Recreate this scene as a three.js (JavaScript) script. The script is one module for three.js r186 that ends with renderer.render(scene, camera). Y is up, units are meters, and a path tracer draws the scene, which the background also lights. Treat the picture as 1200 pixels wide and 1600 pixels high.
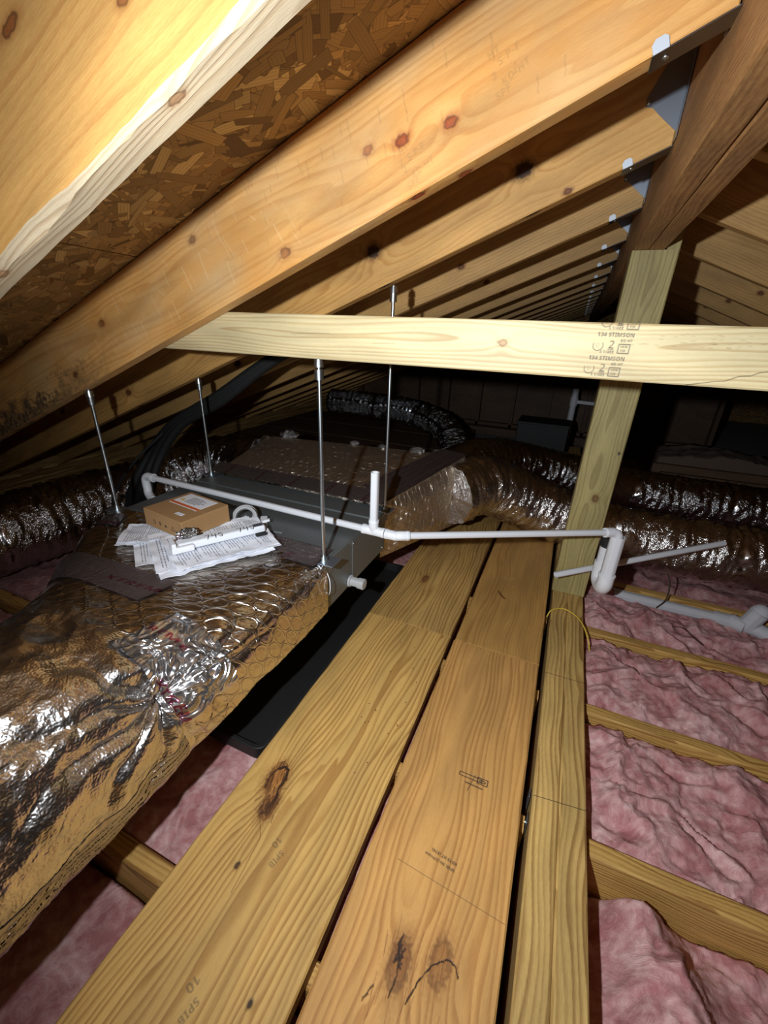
import * as THREE from 'three';
import { mergeGeometries, toCreasedNormals } from 'three/addons/utils/BufferGeometryUtils.js';
import { RoundedBoxGeometry } from 'three/addons/geometries/RoundedBoxGeometry.js';
import { createNoise2D, createNoise3D } from 'simplex-noise';

// ---------------------------------------------------------------- renderer, camera, light, exposure
const scene = new THREE.Scene();
const renderer = new THREE.WebGLRenderer({ antialias: true });
renderer.toneMapping = THREE.LinearToneMapping;
renderer.toneMappingExposure = 0.96;
renderer.shadowMap.enabled = true;
renderer.shadowMap.type = THREE.PCFSoftShadowMap;
scene.background = new THREE.Color(0x000000);

const camera = new THREE.PerspectiveCamera(102.093, 1200 / 1600, 0.02, 60);
camera.position.set(0, 1, 0);
{
  // columns: where the world axes point in the camera's frame (x right, y down, z forward), from the photograph's vanishing points
  const R = [[0.91666131, 0.03692168, -0.39795581], [0.19137442, -0.91469872, 0.35595235], [-0.35086731, -0.40244631, -0.8455348]];
  const m = new THREE.Matrix4().makeBasis(
    new THREE.Vector3(R[0][0], R[0][1], R[0][2]),
    new THREE.Vector3(-R[1][0], -R[1][1], -R[1][2]),
    new THREE.Vector3(-R[2][0], -R[2][1], -R[2][2]));
  camera.quaternion.setFromRotationMatrix(m);
}
scene.add(camera);

// the photographer's torch, held 20 cm left of the camera
const TORCH = new THREE.Vector3(-0.19, 1.04, 0.09);
const torch = new THREE.SpotLight(0xf1f8ff, 6.3, 0, 1.26, 1, 2);
torch.position.copy(TORCH);
torch.target.position.set(-0.08, 0.40, -1.4);
torch.shadow.radius = 0.6;
torch.name = 'torch_beam';
scene.add(torch, torch.target);
const spill = new THREE.PointLight(0xf1f8ff, 0.22, 0, 2);
spill.position.copy(TORCH);
spill.shadow.radius = 0.6;
spill.name = 'torch_spill';
scene.add(spill);

// ---------------------------------------------------------------- helpers
function mulberry(a) { return () => { a |= 0; a = (a + 0x6d2b79f5) | 0; let t = Math.imul(a ^ (a >>> 15), 1 | a); t = (t + Math.imul(t ^ (t >>> 7), 61 | t)) ^ t; return ((t ^ (t >>> 14)) >>> 0) / 4294967296; }; }
const rnd = mulberry(77);
const n2 = createNoise2D(mulberry(11)), n3 = createNoise3D(mulberry(12));
const V = (x, y, z) => new THREE.Vector3(x, y, z);
const clamp = (x, a = 0, b = 1) => Math.min(b, Math.max(a, x));
const sstep = (a, b, x) => { const t = clamp((x - a) / (b - a)); return t * t * (3 - 2 * t); };
const lerp = (a, b, t) => a + (b - a) * t;
const fbm = (x, y, o = 4) => { let s = 0, a = 0.5, f = 1; for (let i = 0; i < o; i++) { s += a * n2(x * f + i * 17.3, y * f - i * 9.1); a *= 0.5; f *= 2.03; } return s; };
const ridge = (x, y, o = 3) => { let s = 0, a = 0.5, f = 1; for (let i = 0; i < o; i++) { s += a * (1 - Math.abs(n2(x * f + i * 31.7, y * f + i * 5.9)) * 1.6); a *= 0.5; f *= 2.1; } return s; };

const taken = {};
function numbered(name) { if (!(name in taken)) { taken[name] = 0; return name; } taken[name]++; return name + '_' + String(taken[name]).padStart(3, '0'); }
function info(o, label, category, group, kind) {
  if (label) o.userData.label = label;
  if (category) o.userData.category = category;
  if (group) o.userData.group = group;
  if (kind) o.userData.kind = kind;
  return o;
}
function thing(name, label, category, group, pos = [0, 0, 0]) {
  const g = new THREE.Group(); g.name = numbered(name); g.position.set(...pos); scene.add(g);
  return info(g, label, category, group);
}
function one(name, geo, mat, label, category, group, kind) {
  const m = new THREE.Mesh(geo, mat); m.name = numbered(name); scene.add(m);
  return info(m, label, category, group, kind);
}
function part(name, geo, mat, parent, label) {
  const m = new THREE.Mesh(geo, mat); m.name = name; parent.add(m);
  if (label) m.userData.label = label;
  return m;
}
function struct(name, geo, mat) { const m = geo ? new THREE.Mesh(geo, mat) : new THREE.Group(); m.name = name; m.userData.kind = 'structure'; scene.add(m); return m; }
function basis(m, o, ex, ey, ez) { const M = new THREE.Matrix4().makeBasis(ex, ey, ez); M.setPosition(o); m.matrix.copy(M); M.decompose(m.position, m.quaternion, m.scale); return m; }

// ---------------------------------------------------------------- textures
function canvasOf(w, h) { const c = document.createElement('canvas'); c.width = w; c.height = h; return c; }
function canvasTexture(c, srgb = true, repeat = false) {
  const t = new THREE.CanvasTexture(c);
  if (srgb) t.colorSpace = THREE.SRGBColorSpace;
  t.wrapS = t.wrapT = repeat ? THREE.RepeatWrapping : THREE.ClampToEdgeWrapping;
  t.magFilter = THREE.LinearFilter;
  return t;
}
function dataTexture(w, h, fn, srgb = false) {
  const d = new Uint8Array(w * h * 4);
  for (let y = 0; y < h; y++) for (let x = 0; x < w; x++) {
    const c = fn(x / w, y / h), i = (y * w + x) * 4;
    if (typeof c === 'number') { d[i] = d[i + 1] = d[i + 2] = clamp(c) * 255; } else { d[i] = clamp(c[0], 0, 255); d[i + 1] = clamp(c[1], 0, 255); d[i + 2] = clamp(c[2], 0, 255); }
    d[i + 3] = 255;
  }
  const t = new THREE.DataTexture(d, w, h); t.magFilter = THREE.LinearFilter; t.minFilter = THREE.LinearFilter;
  t.wrapS = t.wrapT = THREE.RepeatWrapping; if (srgb) t.colorSpace = THREE.SRGBColorSpace; t.needsUpdate = true; return t;
}
// Sawn wood: a board cut out of a log of growth rings, with knots bending the rings round themselves. x runs along the board, y across it, in metres.
function woodTexture(o) {
  const { L, H, w, h, base, late, seed } = o, sp = o.spacing || 0.006, c = canvasOf(w, h), ctx = c.getContext('2d'), im = ctx.createImageData(w, h), d = im.data;
  const knots = o.knots || [], S = seed * 13.7, warp = o.warp ?? 1, contrast = o.contrast ?? 0.75, fib = o.fibre ?? 7;
  for (let j = 0; j < h; j++) for (let i = 0; i < w; i++) {
    const x = (i + 0.5) / w * L, y = H / 2 - (j + 0.5) / h * H;
    let yy = y + warp * 0.010 * n2(x * 2.1 + S, y * 5), kn = 0, kd = 9, kk = null, bend = 0;
    for (const k of knots) {
      const dx = (x - k.x) / (k.e || 1.5), dy = y - k.y, q = Math.hypot(dx, dy) / k.r;
      if (q < 9) { bend += Math.exp(-q * q / 7) * (k.b ?? 1.3) * k.r; yy += Math.exp(-q * q / 9) * dy * 0.9; }
      if (q < kd) { kd = q; kk = k; }
    }
    const dep = (o.d0 ?? 0.03) + (o.d1 ?? 0.01) * x + warp * 0.012 * n2(x * 1.1 + S * 2, 3.1) + bend, off = yy - (o.c0 ?? 0) - (o.c1 ?? 0) * x;
    const rr = Math.hypot(off, dep) / sp + 0.35 * n2(x * 3 + S, y * 30 + S), ring = Math.floor(rr), f = rr - ring;
    const rs = 0.55 + 0.45 * n2(ring * 3.7 + S, 0.5);
    let a = sstep(0.30, 0.86, f) * (1 - sstep(0.92, 1, f)) * rs;
    a *= contrast;
    const tone = 1 + 0.06 * n2(x * 1.3 + S, y * 6 - S) + 0.05 * n2(x * 4 - S, y * 18) + (o.mottle || 0) * fbm(x * 3 + S, y * 9, 3);
    const fibre = n2(x * 26 + S, y * 900) * fib + n2(x * 90, y * 1800 + S) * fib * 0.6;
    let r = lerp(base[0], late[0], a) * tone + fibre, g = lerp(base[1], late[1], a) * tone + fibre * 0.9, b = lerp(base[2], late[2], a) * tone + fibre * 0.7;
    if (kk && kd < 2.6) {
      const wob = kd + 0.22 * n2(x * 90 + S, y * 90), ink = kk.c || [118, 66, 28];
      const core = 1 - sstep(0.75, 1.05, wob), rim = Math.exp(-Math.pow((wob - 1.0) / 0.22, 2)), halo = (1 - sstep(0.9, 2.5, wob)) * 0.4;
      const kr = 0.75 + 0.25 * Math.sin(wob * 16);
      const t = clamp(core * 0.82 * kr + halo) * (kk.s ?? 1), t2 = rim * 0.6 * (kk.s ?? 1);
      r = lerp(lerp(r, ink[0], t), ink[0] * 0.5, t2); g = lerp(lerp(g, ink[1], t), ink[1] * 0.45, t2); b = lerp(lerp(b, ink[2], t), ink[2] * 0.4, t2);
    }
    if (o.tint) { const t = o.tint(x, y); r = lerp(r, t[0], t[3]); g = lerp(g, t[1], t[3]); b = lerp(b, t[2], t[3]); }
    const q = (j * w + i) * 4; d[q] = clamp(r, 0, 255); d[q + 1] = clamp(g, 0, 255); d[q + 2] = clamp(b, 0, 255); d[q + 3] = 255;
  }
  ctx.putImageData(im, 0, 0);
  if (o.draw) { ctx.save(); ctx.scale(w / L, -h / H); ctx.translate(0, -H / 2); o.draw(ctx); ctx.restore(); }   // drawn in metres, y up, y = 0 on the board's middle
  return canvasTexture(c);
}
function woodMaterial(o) {
  const t = woodTexture(o);
  return new THREE.MeshStandardMaterial({ map: t, bumpMap: t, bumpScale: o.bump ?? 0.0012, roughness: o.rough ?? 0.62 });
}
// text in metres on a board's drawing
function ink(ctx, text, x, y, size, angle = 0, color = 'rgba(40,35,32,.8)', font = 'sans-serif', bold = false) {
  ctx.save(); ctx.translate(x, y); ctx.rotate(angle); ctx.scale(size / 100, -size / 100); ctx.font = (bold ? 'bold ' : '') + '100px ' + font; ctx.fillStyle = color; ctx.fillText(text, 0, 0); ctx.restore();
}
function crack(ctx, pts, wid, color) { const r = mulberry(Math.round(pts[0][0] * 9999)); for (let i = 1; i < pts.length; i++) { const a = pts[i - 1], b = pts[i], n = 7; let px = a[0], py = a[1]; for (let k = 1; k <= n; k++) { const t = k / n, j = 0.0016 * (r() - 0.5), x = lerp(a[0], b[0], t) + j, y = lerp(a[1], b[1], t) + 0.0014 * (r() - 0.5); strokePath(ctx, [[px, py], [x, y]], wid * (0.35 + 0.9 * r()), color); if (r() < 0.5) strokePath(ctx, [[x, y], [x + 0.008 * (r() - 0.5), y + 0.006 * (r() - 0.5)]], wid * 0.5, 'rgba(90,52,22,.55)'); px = x; py = y; } } }
function strokePath(ctx, pts, wid, color) { ctx.strokeStyle = color; ctx.lineWidth = wid; ctx.lineCap = 'round'; ctx.lineJoin = 'round'; ctx.beginPath(); pts.forEach((p, i) => (i ? ctx.lineTo(p[0], p[1]) : ctx.moveTo(p[0], p[1]))); ctx.stroke(); }

// ---------------------------------------------------------------- lumber
// A sawn board with worn edges. Length X 0..L, width Y, thickness Z; u follows the length and v the width on every long face.
function boardGeometry(L, H, T, opt = {}) {
  const n = opt.n || Math.max(2, Math.round(L / 0.25)), c0 = opt.chamfer ?? 0.003, pos = [], uv = [], idx = [], edge = [], sd = opt.seed || 0;
  const prof = (x) => {
    const w = opt.wane ? opt.wane(x) : 0, k = (q) => c0 * (1 + 0.5 * n2(x * 9 + sd, q));
    const a = k(1), b = k(2), c = k(3), e = k(4) + w, y = H / 2, z = T / 2;
    return [[y - a, z], [y, z - a], [y, -z + b], [y - b, -z], [-y + c, -z], [-y, -z + c], [-y, z - e * (opt.waneZ ?? 1)], [-y + e, z]];
  };
  const vv = (p, s) => { const y = p[0] / H + 0.5; return s === 1 || s === 5 ? 0.5 + 0.8 * p[1] / H : y; };
  for (let s = 0; s < 8; s++) {
    const at = pos.length / 3;
    for (let i = 0; i <= n; i++) {
      const x = L * i / n, P = prof(x), p = P[s], q = P[(s + 1) % 8];
      pos.push(x, p[0], p[1], x, q[0], q[1]); uv.push(x / L, clamp(vv(p, s), 0.004, 0.996), x / L, clamp(vv(q, s), 0.004, 0.996));
      if (i) { const a = at + i * 2; (opt.edge && (s === 5 || s === 6) ? edge : idx).push(a - 2, a - 1, a, a, a - 1, a + 1); }
      if (opt.edge && (s === 5 || s === 6)) { const k = uv.length - 4; uv[k] = uv[k + 2] = x / 0.8; uv[k + 1] = p[1] / T * 0.9 + 0.5; uv[k + 3] = q[1] / T * 0.9 + 0.5; }
    }
  }
  for (const e of [0, L]) {
    const at = pos.length / 3, P = prof(e);
    for (const p of P) { pos.push(e, p[0], p[1]); uv.push(e ? 0.99 : 0.01, clamp(p[0] / H + 0.5, 0.01, 0.99)); }
    for (let k = 1; k < 7; k++) e ? idx.push(at, at + k + 1, at + k) : idx.push(at, at + k, at + k + 1);
  }
  const g = new THREE.BufferGeometry();
  g.setAttribute('position', new THREE.Float32BufferAttribute(pos, 3)); g.setAttribute('uv', new THREE.Float32BufferAttribute(uv, 2)); const main = idx.length; idx.push(...edge); g.setIndex(idx); if (opt.edge) { g.addGroup(0, main, 0); g.addGroup(main, edge.length, 1); } g.computeVertexNormals();
  // first strip is the top front chamfer: turn everything if it faces inward
  const nn = V().fromBufferAttribute(g.attributes.normal, 0); if (nn.y + nn.z < 0) { for (let i = 0; i < idx.length; i += 3) { const t = idx[i]; idx[i] = idx[i + 1]; idx[i + 1] = t; } g.setIndex(idx); g.computeVertexNormals(); }
  return g;
}
function uvWindow(g, u0, u1, flip = false) { const a = g.attributes.uv; for (let i = 0; i < a.count; i++) { const u = a.getX(i); a.setX(i, flip ? lerp(u1, u0, u) : lerp(u0, u1, u)); } return g; }
const AX = V(1, 0, 0), AY = V(0, 1, 0), AZ = V(0, 0, 1);

// ---------------------------------------------------------------- wood species
const M = {};
M.rafterNear = woodMaterial({ L: 1.5, H: 0.184, w: 1536, h: 256, base: [186, 141, 79], late: [158, 104, 50], seed: 1, spacing: 0.009, d0: 0.05, c0: 0.09, c1: 0.01, contrast: 0.5, mottle: 0.08, warp: 0.5,
  knots: [{ x: 0.835, y: 0.042, r: 0.0045, e: 3 }, { x: 0.975, y: -0.022, r: 0.004, e: 2, s: 0.8 }] });
M.rafterEdge = woodMaterial({ L: 0.8, H: 0.06, w: 1024, h: 96, base: [190, 172, 142], late: [140, 112, 80], seed: 31, spacing: 0.009, d0: 0.004, d1: 0.02, c0: 0.012, c1: -0.06, contrast: 0.6, warp: 1.4, mottle: 0.08, knots: [{ x: 0.62, y: 0.008, r: 0.006, c: [150, 104, 66], s: 0.7 }] });
M.rafterEdge.map.wrapS = THREE.MirroredRepeatWrapping;
M.rafterSecond = woodMaterial({ L: 3.7, H: 0.184, w: 2048, h: 256, base: [212, 160, 92], late: [176, 114, 54], seed: 2, spacing: 0.0085, d0: 0.02, d1: 0.014, c0: 0.10, c1: -0.04, contrast: 0.6, mottle: 0.1,
  knots: [{ x: 3.12, y: 0.004, r: 0.0055, c: [150, 70, 30] }, { x: 3.18, y: -0.013, r: 0.007, c: [150, 64, 26] }, { x: 3.26, y: -0.029, r: 0.0065, c: [156, 70, 30] }, { x: 2.90, y: -0.065, r: 0.0075, c: [150, 92, 48] }, { x: 2.69, y: 0.052, r: 0.006 }, { x: 2.30, y: 0.02, r: 0.007 }, { x: 2.1, y: -0.05, r: 0.006 }],
  tint: (x, y) => {
    const blue = (0.6 * sstep(-0.2, 0.6, fbm(x * 2.2 + 4, y * 5)) + 0.7 * Math.exp(-Math.pow((x - 2.72) / 0.07, 2)) * sstep(-0.1, 0.02, y + 0.05)) * 0.6;
    const mould = sstep(2.4, 1.75, x) * sstep(0.0, -0.08, y + 0.06 * fbm(x * 9, y * 14, 3)) * clamp(0.7 + 0.8 * fbm(x * 34, y * 40, 3));
    const m = clamp(mould * 0.9);
    if (m > blue) return [62, 56, 50, m]; const or = 0.42 * sstep(-0.15, 0.6, fbm(x * 3.1 + 70, y * 7)), tt = or + blue; return [lerp(196, 206, or / (tt + 1e-6)) , lerp(170, 138, or / (tt + 1e-6)), lerp(134, 62, or / (tt + 1e-6)), Math.min(0.5, tt)];
  },
  draw: (c) => {
    for (let k = 0; k < 60; k++) { const x = 1.8 + rnd() * 1.2, y = -0.08 + rnd() * 0.12, s = 0.01 + rnd() * 0.045, l = 0.014 * rnd() - 0.012; strokePath(c, [[x, y], [x + l * 0.5, y + s * 0.5], [x + l, y + s]], 0.0008 + 0.0022 * rnd() * rnd(), 'rgba(236,214,178,.4)'); }
    for (let k = 0; k < 40; k++) { const x = 2.7 + rnd() * 0.8, y = -0.06 + rnd() * 0.14; strokePath(c, [[x, y], [x + 0.003, y + 0.012 + 0.02 * rnd()]], 0.0008, 'rgba(60,55,50,.28)'); }
    for (const [x, y] of [[3.17, -0.082], [3.33, -0.040], [2.86, 0.06]]) for (let k = 0; k < 5; k++) ink(c, ['SPF', 'KD-HT', '2', 'S-P-F', 'HT'][k], x + 0.012 * (k % 2), y + k * 0.0125, 0.014, 0.15, 'rgba(70,58,48,.15)', 'sans-serif', true);
  } });
M.rafterThird = woodMaterial({ L: 3.7, H: 0.184, w: 2048, h: 192, base: [208, 160, 92], late: [172, 116, 54], seed: 3, spacing: 0.008, d0: 0.02, d1: 0.012, c0: -0.06, c1: 0.02, contrast: 0.6, mottle: 0.07,
  knots: [{ x: 2.92, y: -0.001, r: 0.013, c: [60, 36, 18], e: 1.2 }, { x: 3.33, y: 0.0, r: 0.013, c: [60, 36, 18], e: 1.2 }, { x: 3.41, y: -0.083, r: 0.005 }, { x: 2.3, y: 0.02, r: 0.008 }, { x: 1.7, y: -0.03, r: 0.009 }, { x: 1.2, y: 0.03, r: 0.008 }] });
M.rafterPlain = woodMaterial({ L: 3.7, H: 0.184, w: 1536, h: 160, base: [202, 160, 98], late: [166, 118, 60], seed: 4, spacing: 0.008, d0: 0.03, d1: 0.01, c0: 0.02, c1: 0.01, contrast: 0.55, mottle: 0.07,
  knots: [{ x: 2.6, y: 0.03, r: 0.009 }, { x: 3.05, y: -0.03, r: 0.007 }, { x: 1.9, y: 0.0, r: 0.011, c: [70, 44, 24] }, { x: 1.0, y: 0.02, r: 0.008 }] });
M.tie = woodMaterial({ L: 2.4, H: 0.0895, w: 2048, h: 128, base: [194, 178, 136], late: [158, 130, 86], seed: 5, spacing: 0.0075, d0: 0.006, d1: 0.002, c0: 0.004, c1: 0.006, contrast: 0.85, fibre: 4,
  knots: [{ x: 1.264, y: 0.006, r: 0.005, c: [150, 104, 66], s: 0.6, b: 0.8 }, { x: 2.2, y: -0.01, r: 0.005 }],
  draw: (c) => {
    const stamp = (x, y) => {
      const k = 'rgba(52,46,44,.72)';
      ink(c, '134 STIMSON', x, y + 0.0265, 0.0088, 0, k, 'sans-serif', true);
      c.strokeStyle = k; c.lineWidth = 0.0009; c.beginPath(); c.arc(x + 0.0045, y + 0.0115, 0.0078, 2.7, 6.9); c.stroke();
      ink(c, 'WW', x - 0.0005, y + 0.0125, 0.0045, 0, 'rgba(52,46,44,.4)'); ink(c, 'PA', x + 0.001, y + 0.008, 0.0045, 0, 'rgba(52,46,44,.4)');
      ink(c, '2', x + 0.0205, y + 0.008, 0.0165, 0, k, 'sans-serif'); strokePath(c, [[x + 0.0205, y + 0.0066], [x + 0.029, y + 0.0066]], 0.001, k);
      ink(c, 'KD HT', x + 0.037, y + 0.0185, 0.0062, 0, k, 'sans-serif', true);
      c.lineWidth = 0.0012; c.strokeRect(x + 0.036, y + 0.001, 0.0165, 0.014);
      ink(c, 'HEM', x + 0.0385, y + 0.0092, 0.0052, 0, k, 'sans-serif', true); ink(c, 'FIR', x + 0.0395, y + 0.0033, 0.0052, 0, k, 'sans-serif', true);
      ink(c, 'S 1/4EE', x + 0.009, y + 0.0005, 0.0064, 0, k, 'sans-serif', true);
    };
    stamp(1.412, -0.0395); stamp(1.418, -0.0025); stamp(1.424, 0.0345);
    strokePath(c, [[1.565, -0.044], [1.60, -0.036], [1.615, -0.034], [1.63, -0.026], [1.645, -0.024], [1.655, -0.0185], [1.668, -0.016]], 0.0008, 'rgba(58,44,32,.85)');
    strokePath(c, [[0.80, 0.004], [0.86, 0.008], [0.9, 0.008]], 0.0006, 'rgba(70,52,36,.7)'); strokePath(c, [[1.0, -0.006], [1.05, -0.004]], 0.0006, 'rgba(70,52,36,.6)');
    for (let k = 0; k < 70; k++) { const x = 1.47 + rnd() * 0.3, y = 0.012 + 0.02 * rnd(); strokePath(c, [[x, y], [x + 0.006, y]], 0.0007, 'rgba(120,96,66,.4)'); }
  } });
M.post = woodMaterial({ L: 1.45, H: 0.128, w: 1024, h: 128, base: [168, 154, 100], late: [116, 98, 54], seed: 6, spacing: 0.0105, d0: 0.02, d1: -0.01, c0: 0.02, c1: -0.02, contrast: 0.6,
  knots: [{ x: 0.437, y: -0.012, r: 0.009, c: [120, 88, 44], e: 1.4 }, { x: 0.62, y: -0.05, r: 0.003, c: [60, 50, 30] }] });
const plank = (seed, o) => woodMaterial(Object.assign({ L: 1.8, H: 0.33, w: 1792, h: 352, base: [214, 172, 104], late: [164, 108, 48], seed, spacing: 0.012, contrast: 0.72, fibre: 6, bump: 0.0015 }, o));
M.plankLeft = plank(7, { base: [210, 168, 96], late: [150, 102, 46], d0: 0.018, d1: 0.012, c0: 0.03, c1: -0.05, spacing: 0.0125,
  knots: [{ x: 1.118, y: 0.088, r: 0.019, e: 1.5, c: [126, 76, 34], b: 0.9 }, { x: 1.062, y: 0.066, r: 0.014, e: 1.7, c: [104, 62, 28], b: 0.7 }, { x: 0.80, y: -0.10, r: 0.003, c: [60, 40, 24], b: 0 }, { x: 0.94, y: 0.05, r: 0.0035, c: [80, 54, 30], b: 0 }],
  draw: (c) => {
    const dk = 'rgba(52,30,14,.85)';
    const torn = mulberry(4), fill = (pts, col) => { c.fillStyle = col; c.beginPath(); pts.forEach((p, i) => (i ? c.lineTo(p[0], p[1]) : c.moveTo(p[0], p[1]))); c.closePath(); c.fill(); };
    fill([[1.165, 0.096], [1.158, 0.080], [1.135, 0.070], [1.10, 0.060], [1.075, 0.048], [1.04, 0.046], [1.028, 0.056], [1.035, 0.072], [1.07, 0.084], [1.10, 0.104], [1.135, 0.112], [1.155, 0.108]], 'rgba(120,74,32,.62)');
    fill([[1.152, 0.088], [1.14, 0.078], [1.11, 0.070], [1.085, 0.064], [1.08, 0.074], [1.10, 0.088], [1.13, 0.100]], 'rgba(176,116,56,.75)'); fill([[1.075, 0.062], [1.06, 0.054], [1.042, 0.054], [1.040, 0.064], [1.06, 0.074]], 'rgba(84,50,24,.7)');
    for (let k = 0; k < 60; k++) { const x = 1.03 + torn() * 0.12, y = 0.05 + (x - 1.03) * 0.36 + (torn() - 0.5) * 0.035; strokePath(c, [[x, y], [x + 0.008 + 0.014 * torn(), y + 0.006 * torn()]], 0.0009 + 0.0012 * torn(), torn() < 0.5 ? 'rgba(60,34,14,.6)' : 'rgba(214,160,92,.5)'); }
    crack(c, [[1.14, 0.098], [1.152, 0.085], [1.148, 0.073], [1.125, 0.066], [1.10, 0.068], [1.082, 0.060], [1.06, 0.062]], 0.006, dk);
    crack(c, [[1.14, 0.10], [1.115, 0.104], [1.09, 0.098]], 0.003, dk); crack(c, [[1.07, 0.058], [1.045, 0.064], [1.035, 0.074]], 0.004, 'rgba(70,42,20,.8)');
    for (let k = 0; k < 22; k++) { const a = rnd() * 6.28; strokePath(c, [[1.09 + 0.03 * Math.cos(a), 0.078 + 0.018 * Math.sin(a)], [1.09 + 0.055 * Math.cos(a), 0.078 + 0.03 * Math.sin(a)]], 0.0014, 'rgba(80,46,20,.35)'); }
    strokePath(c, [[1.035, 0.07], [1.0, 0.04], [0.9, 0.03]], 0.0016, 'rgba(110,68,30,.6)');
    for (const [x, y] of [[1.0, -0.014], [0.772, -0.015]]) { ink(c, 'SPIB', x, y, 0.016, 2.9, 'rgba(70,60,50,.4)', 'sans-serif', true); ink(c, '10', x + 0.02, y + 0.02, 0.02, 2.9, 'rgba(70,60,50,.38)', 'sans-serif', true); }
    for (let k = 0; k < 16; k++) { const x = 1.2 + rnd() * 0.5, y = -0.13 + rnd() * 0.12; strokePath(c, [[x, y], [x + 0.004 * rnd(), y + 0.004 * rnd()]], 0.0022, 'rgba(50,32,18,.8)'); }
  } });
M.plankRight = plank(8, { H: 0.29, h: 320, base: [204, 154, 88], late: [152, 98, 46], d0: 0.014, d1: -0.006, c0: 0.0, c1: 0.03, spacing: 0.0135,
  knots: [{ x: 0.945, y: 0.02, r: 0.016, e: 2.0, c: [110, 62, 26], b: 1.6, s: 0.5 }, { x: 0.975, y: -0.045, r: 0.016, e: 2.0, c: [120, 70, 30], b: 1.6, s: 0.5 }],
  draw: (c) => {
    const dk = 'rgba(40,22,12,.9)';
    crack(c, [[0.90, 0.022], [0.93, 0.018], [0.955, 0.024], [0.968, 0.03], [0.985, 0.026]], 0.0026, dk); for (let k = 0; k < 14; k++) { const x = 0.935 + rnd() * 0.03, y = 0.014 + rnd() * 0.016; strokePath(c, [[x, y], [x + 0.010 * rnd(), y + 0.008 * (rnd() - 0.5)]], 0.004, 'rgba(40,22,12,.6)'); }
    crack(c, [[0.905, -0.006], [0.94, -0.018], [0.968, -0.034], [0.985, -0.056], [0.982, -0.07], [0.970, -0.078]], 0.0022, dk); crack(c, [[0.88, 0.06], [0.905, 0.05]], 0.0025, 'rgba(50,28,14,.6)');
    for (let k = 0; k < 30; k++) { const x = 0.84 + rnd() * 0.14, y = -0.06 + rnd() * 0.11; strokePath(c, [[x, y], [x + 0.03, y + 0.012 * (rnd() - 0.5)]], 0.0012, 'rgba(90,52,22,.3)'); }
    const k = 'rgba(46,38,32,.8)';
    const s = 3.0;
    ink(c, 'SPIB: No.2/Prime', 1.120, -0.034, 0.0080, 1.45, k, 'sans-serif', true);
    ink(c, 'KD19 HT (874)', 1.133, -0.036, 0.0085, 1.45, k, 'sans-serif', true);
    c.strokeStyle = k; c.lineWidth = 0.002; c.strokeRect(1.322, -0.048, 0.009, 0.055); c.strokeRect(1.3185, -0.062, 0.0155, 0.024); c.beginPath(); c.ellipse(1.326, -0.05, 0.003, 0.007, 0, 0, 6.3); c.stroke();
    strokePath(c, [[1.308, -0.052], [1.309, -0.012]], 0.004, 'rgba(46,38,32,.5)'); strokePath(c, [[1.29, -0.02], [1.335, -0.03]], 0.0012, k);
    strokePath(c, [[1.09, 0.08], [1.075, -0.14]], 0.0012, 'rgba(90,60,34,.5)');
  } });
M.plankFarLeft = plank(9, { w: 1024, h: 320, base: [202, 162, 94], late: [128, 82, 34], contrast: 0.85, d0: 0.022, d1: 0.02, c0: -0.02, c1: 0.02, knots: [{ x: 0.32, y: 0.04, r: 0.010, e: 2.5, c: [130, 80, 36], s: 0.8 }], L: 1.3 });
M.plankFarRight = plank(10, { w: 1024, h: 320, H: 0.29, L: 1.3, base: [196, 150, 82], late: [152, 98, 42], d0: 0.05, d1: 0.01, c0: 0.12, c1: 0.0, spacing: 0.009, contrast: 0.5,
  draw: (c) => { strokePath(c, [[0.37, 0.05], [0.345, 0.035], [0.33, 0.02]], 0.010, 'rgba(104,62,28,.75)'); strokePath(c, [[0.33, 0.02], [0.30, 0.0]], 0.002, 'rgba(170,130,80,.8)'); for (let k = 0; k < 24; k++) { const x = 0.48 + 0.03 * rnd(), y = 0.0 + 0.06 * rnd(); strokePath(c, [[x, y], [x + 0.003, y]], 0.0018, 'rgba(230,206,160,.7)'); } } });
M.beamPly = woodMaterial({ L: 3, H: 0.184, w: 2048, h: 160, base: [204, 168, 100], late: [122, 84, 38], seed: 21, spacing: 0.0075, d0: 0.06, d1: 0.01, c0: 0.12, c1: -0.02, contrast: 0.9, bump: 0.0015 });
M.joist = woodMaterial({ L: 2.2, H: 0.184, w: 1536, h: 160, base: [202, 160, 88], late: [130, 86, 36], seed: 22, spacing: 0.007, d0: 0.04, d1: 0.01, c0: 0.1, c1: -0.01, contrast: 0.9, knots: [{ x: 0.43, y: 0.035, r: 0.010, e: 1.8, c: [110, 66, 30] }, { x: 1.3, y: -0.02, r: 0.009 }] });
M.ridge = woodMaterial({ L: 5, H: 0.31, w: 2048, h: 192, base: [172, 126, 76], late: [122, 80, 44], seed: 23, spacing: 0.006, d0: 0.2, d1: 0.004, c0: 0.3, c1: 0.0, contrast: 0.8, fibre: 12, bump: 0.002, mottle: 0.12 });
M.farWood = woodMaterial({ L: 3, H: 0.184, w: 512, h: 64, base: [98, 74, 52], late: [72, 50, 32], seed: 24, spacing: 0.01, d0: 0.05, contrast: 0.5 });

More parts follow.
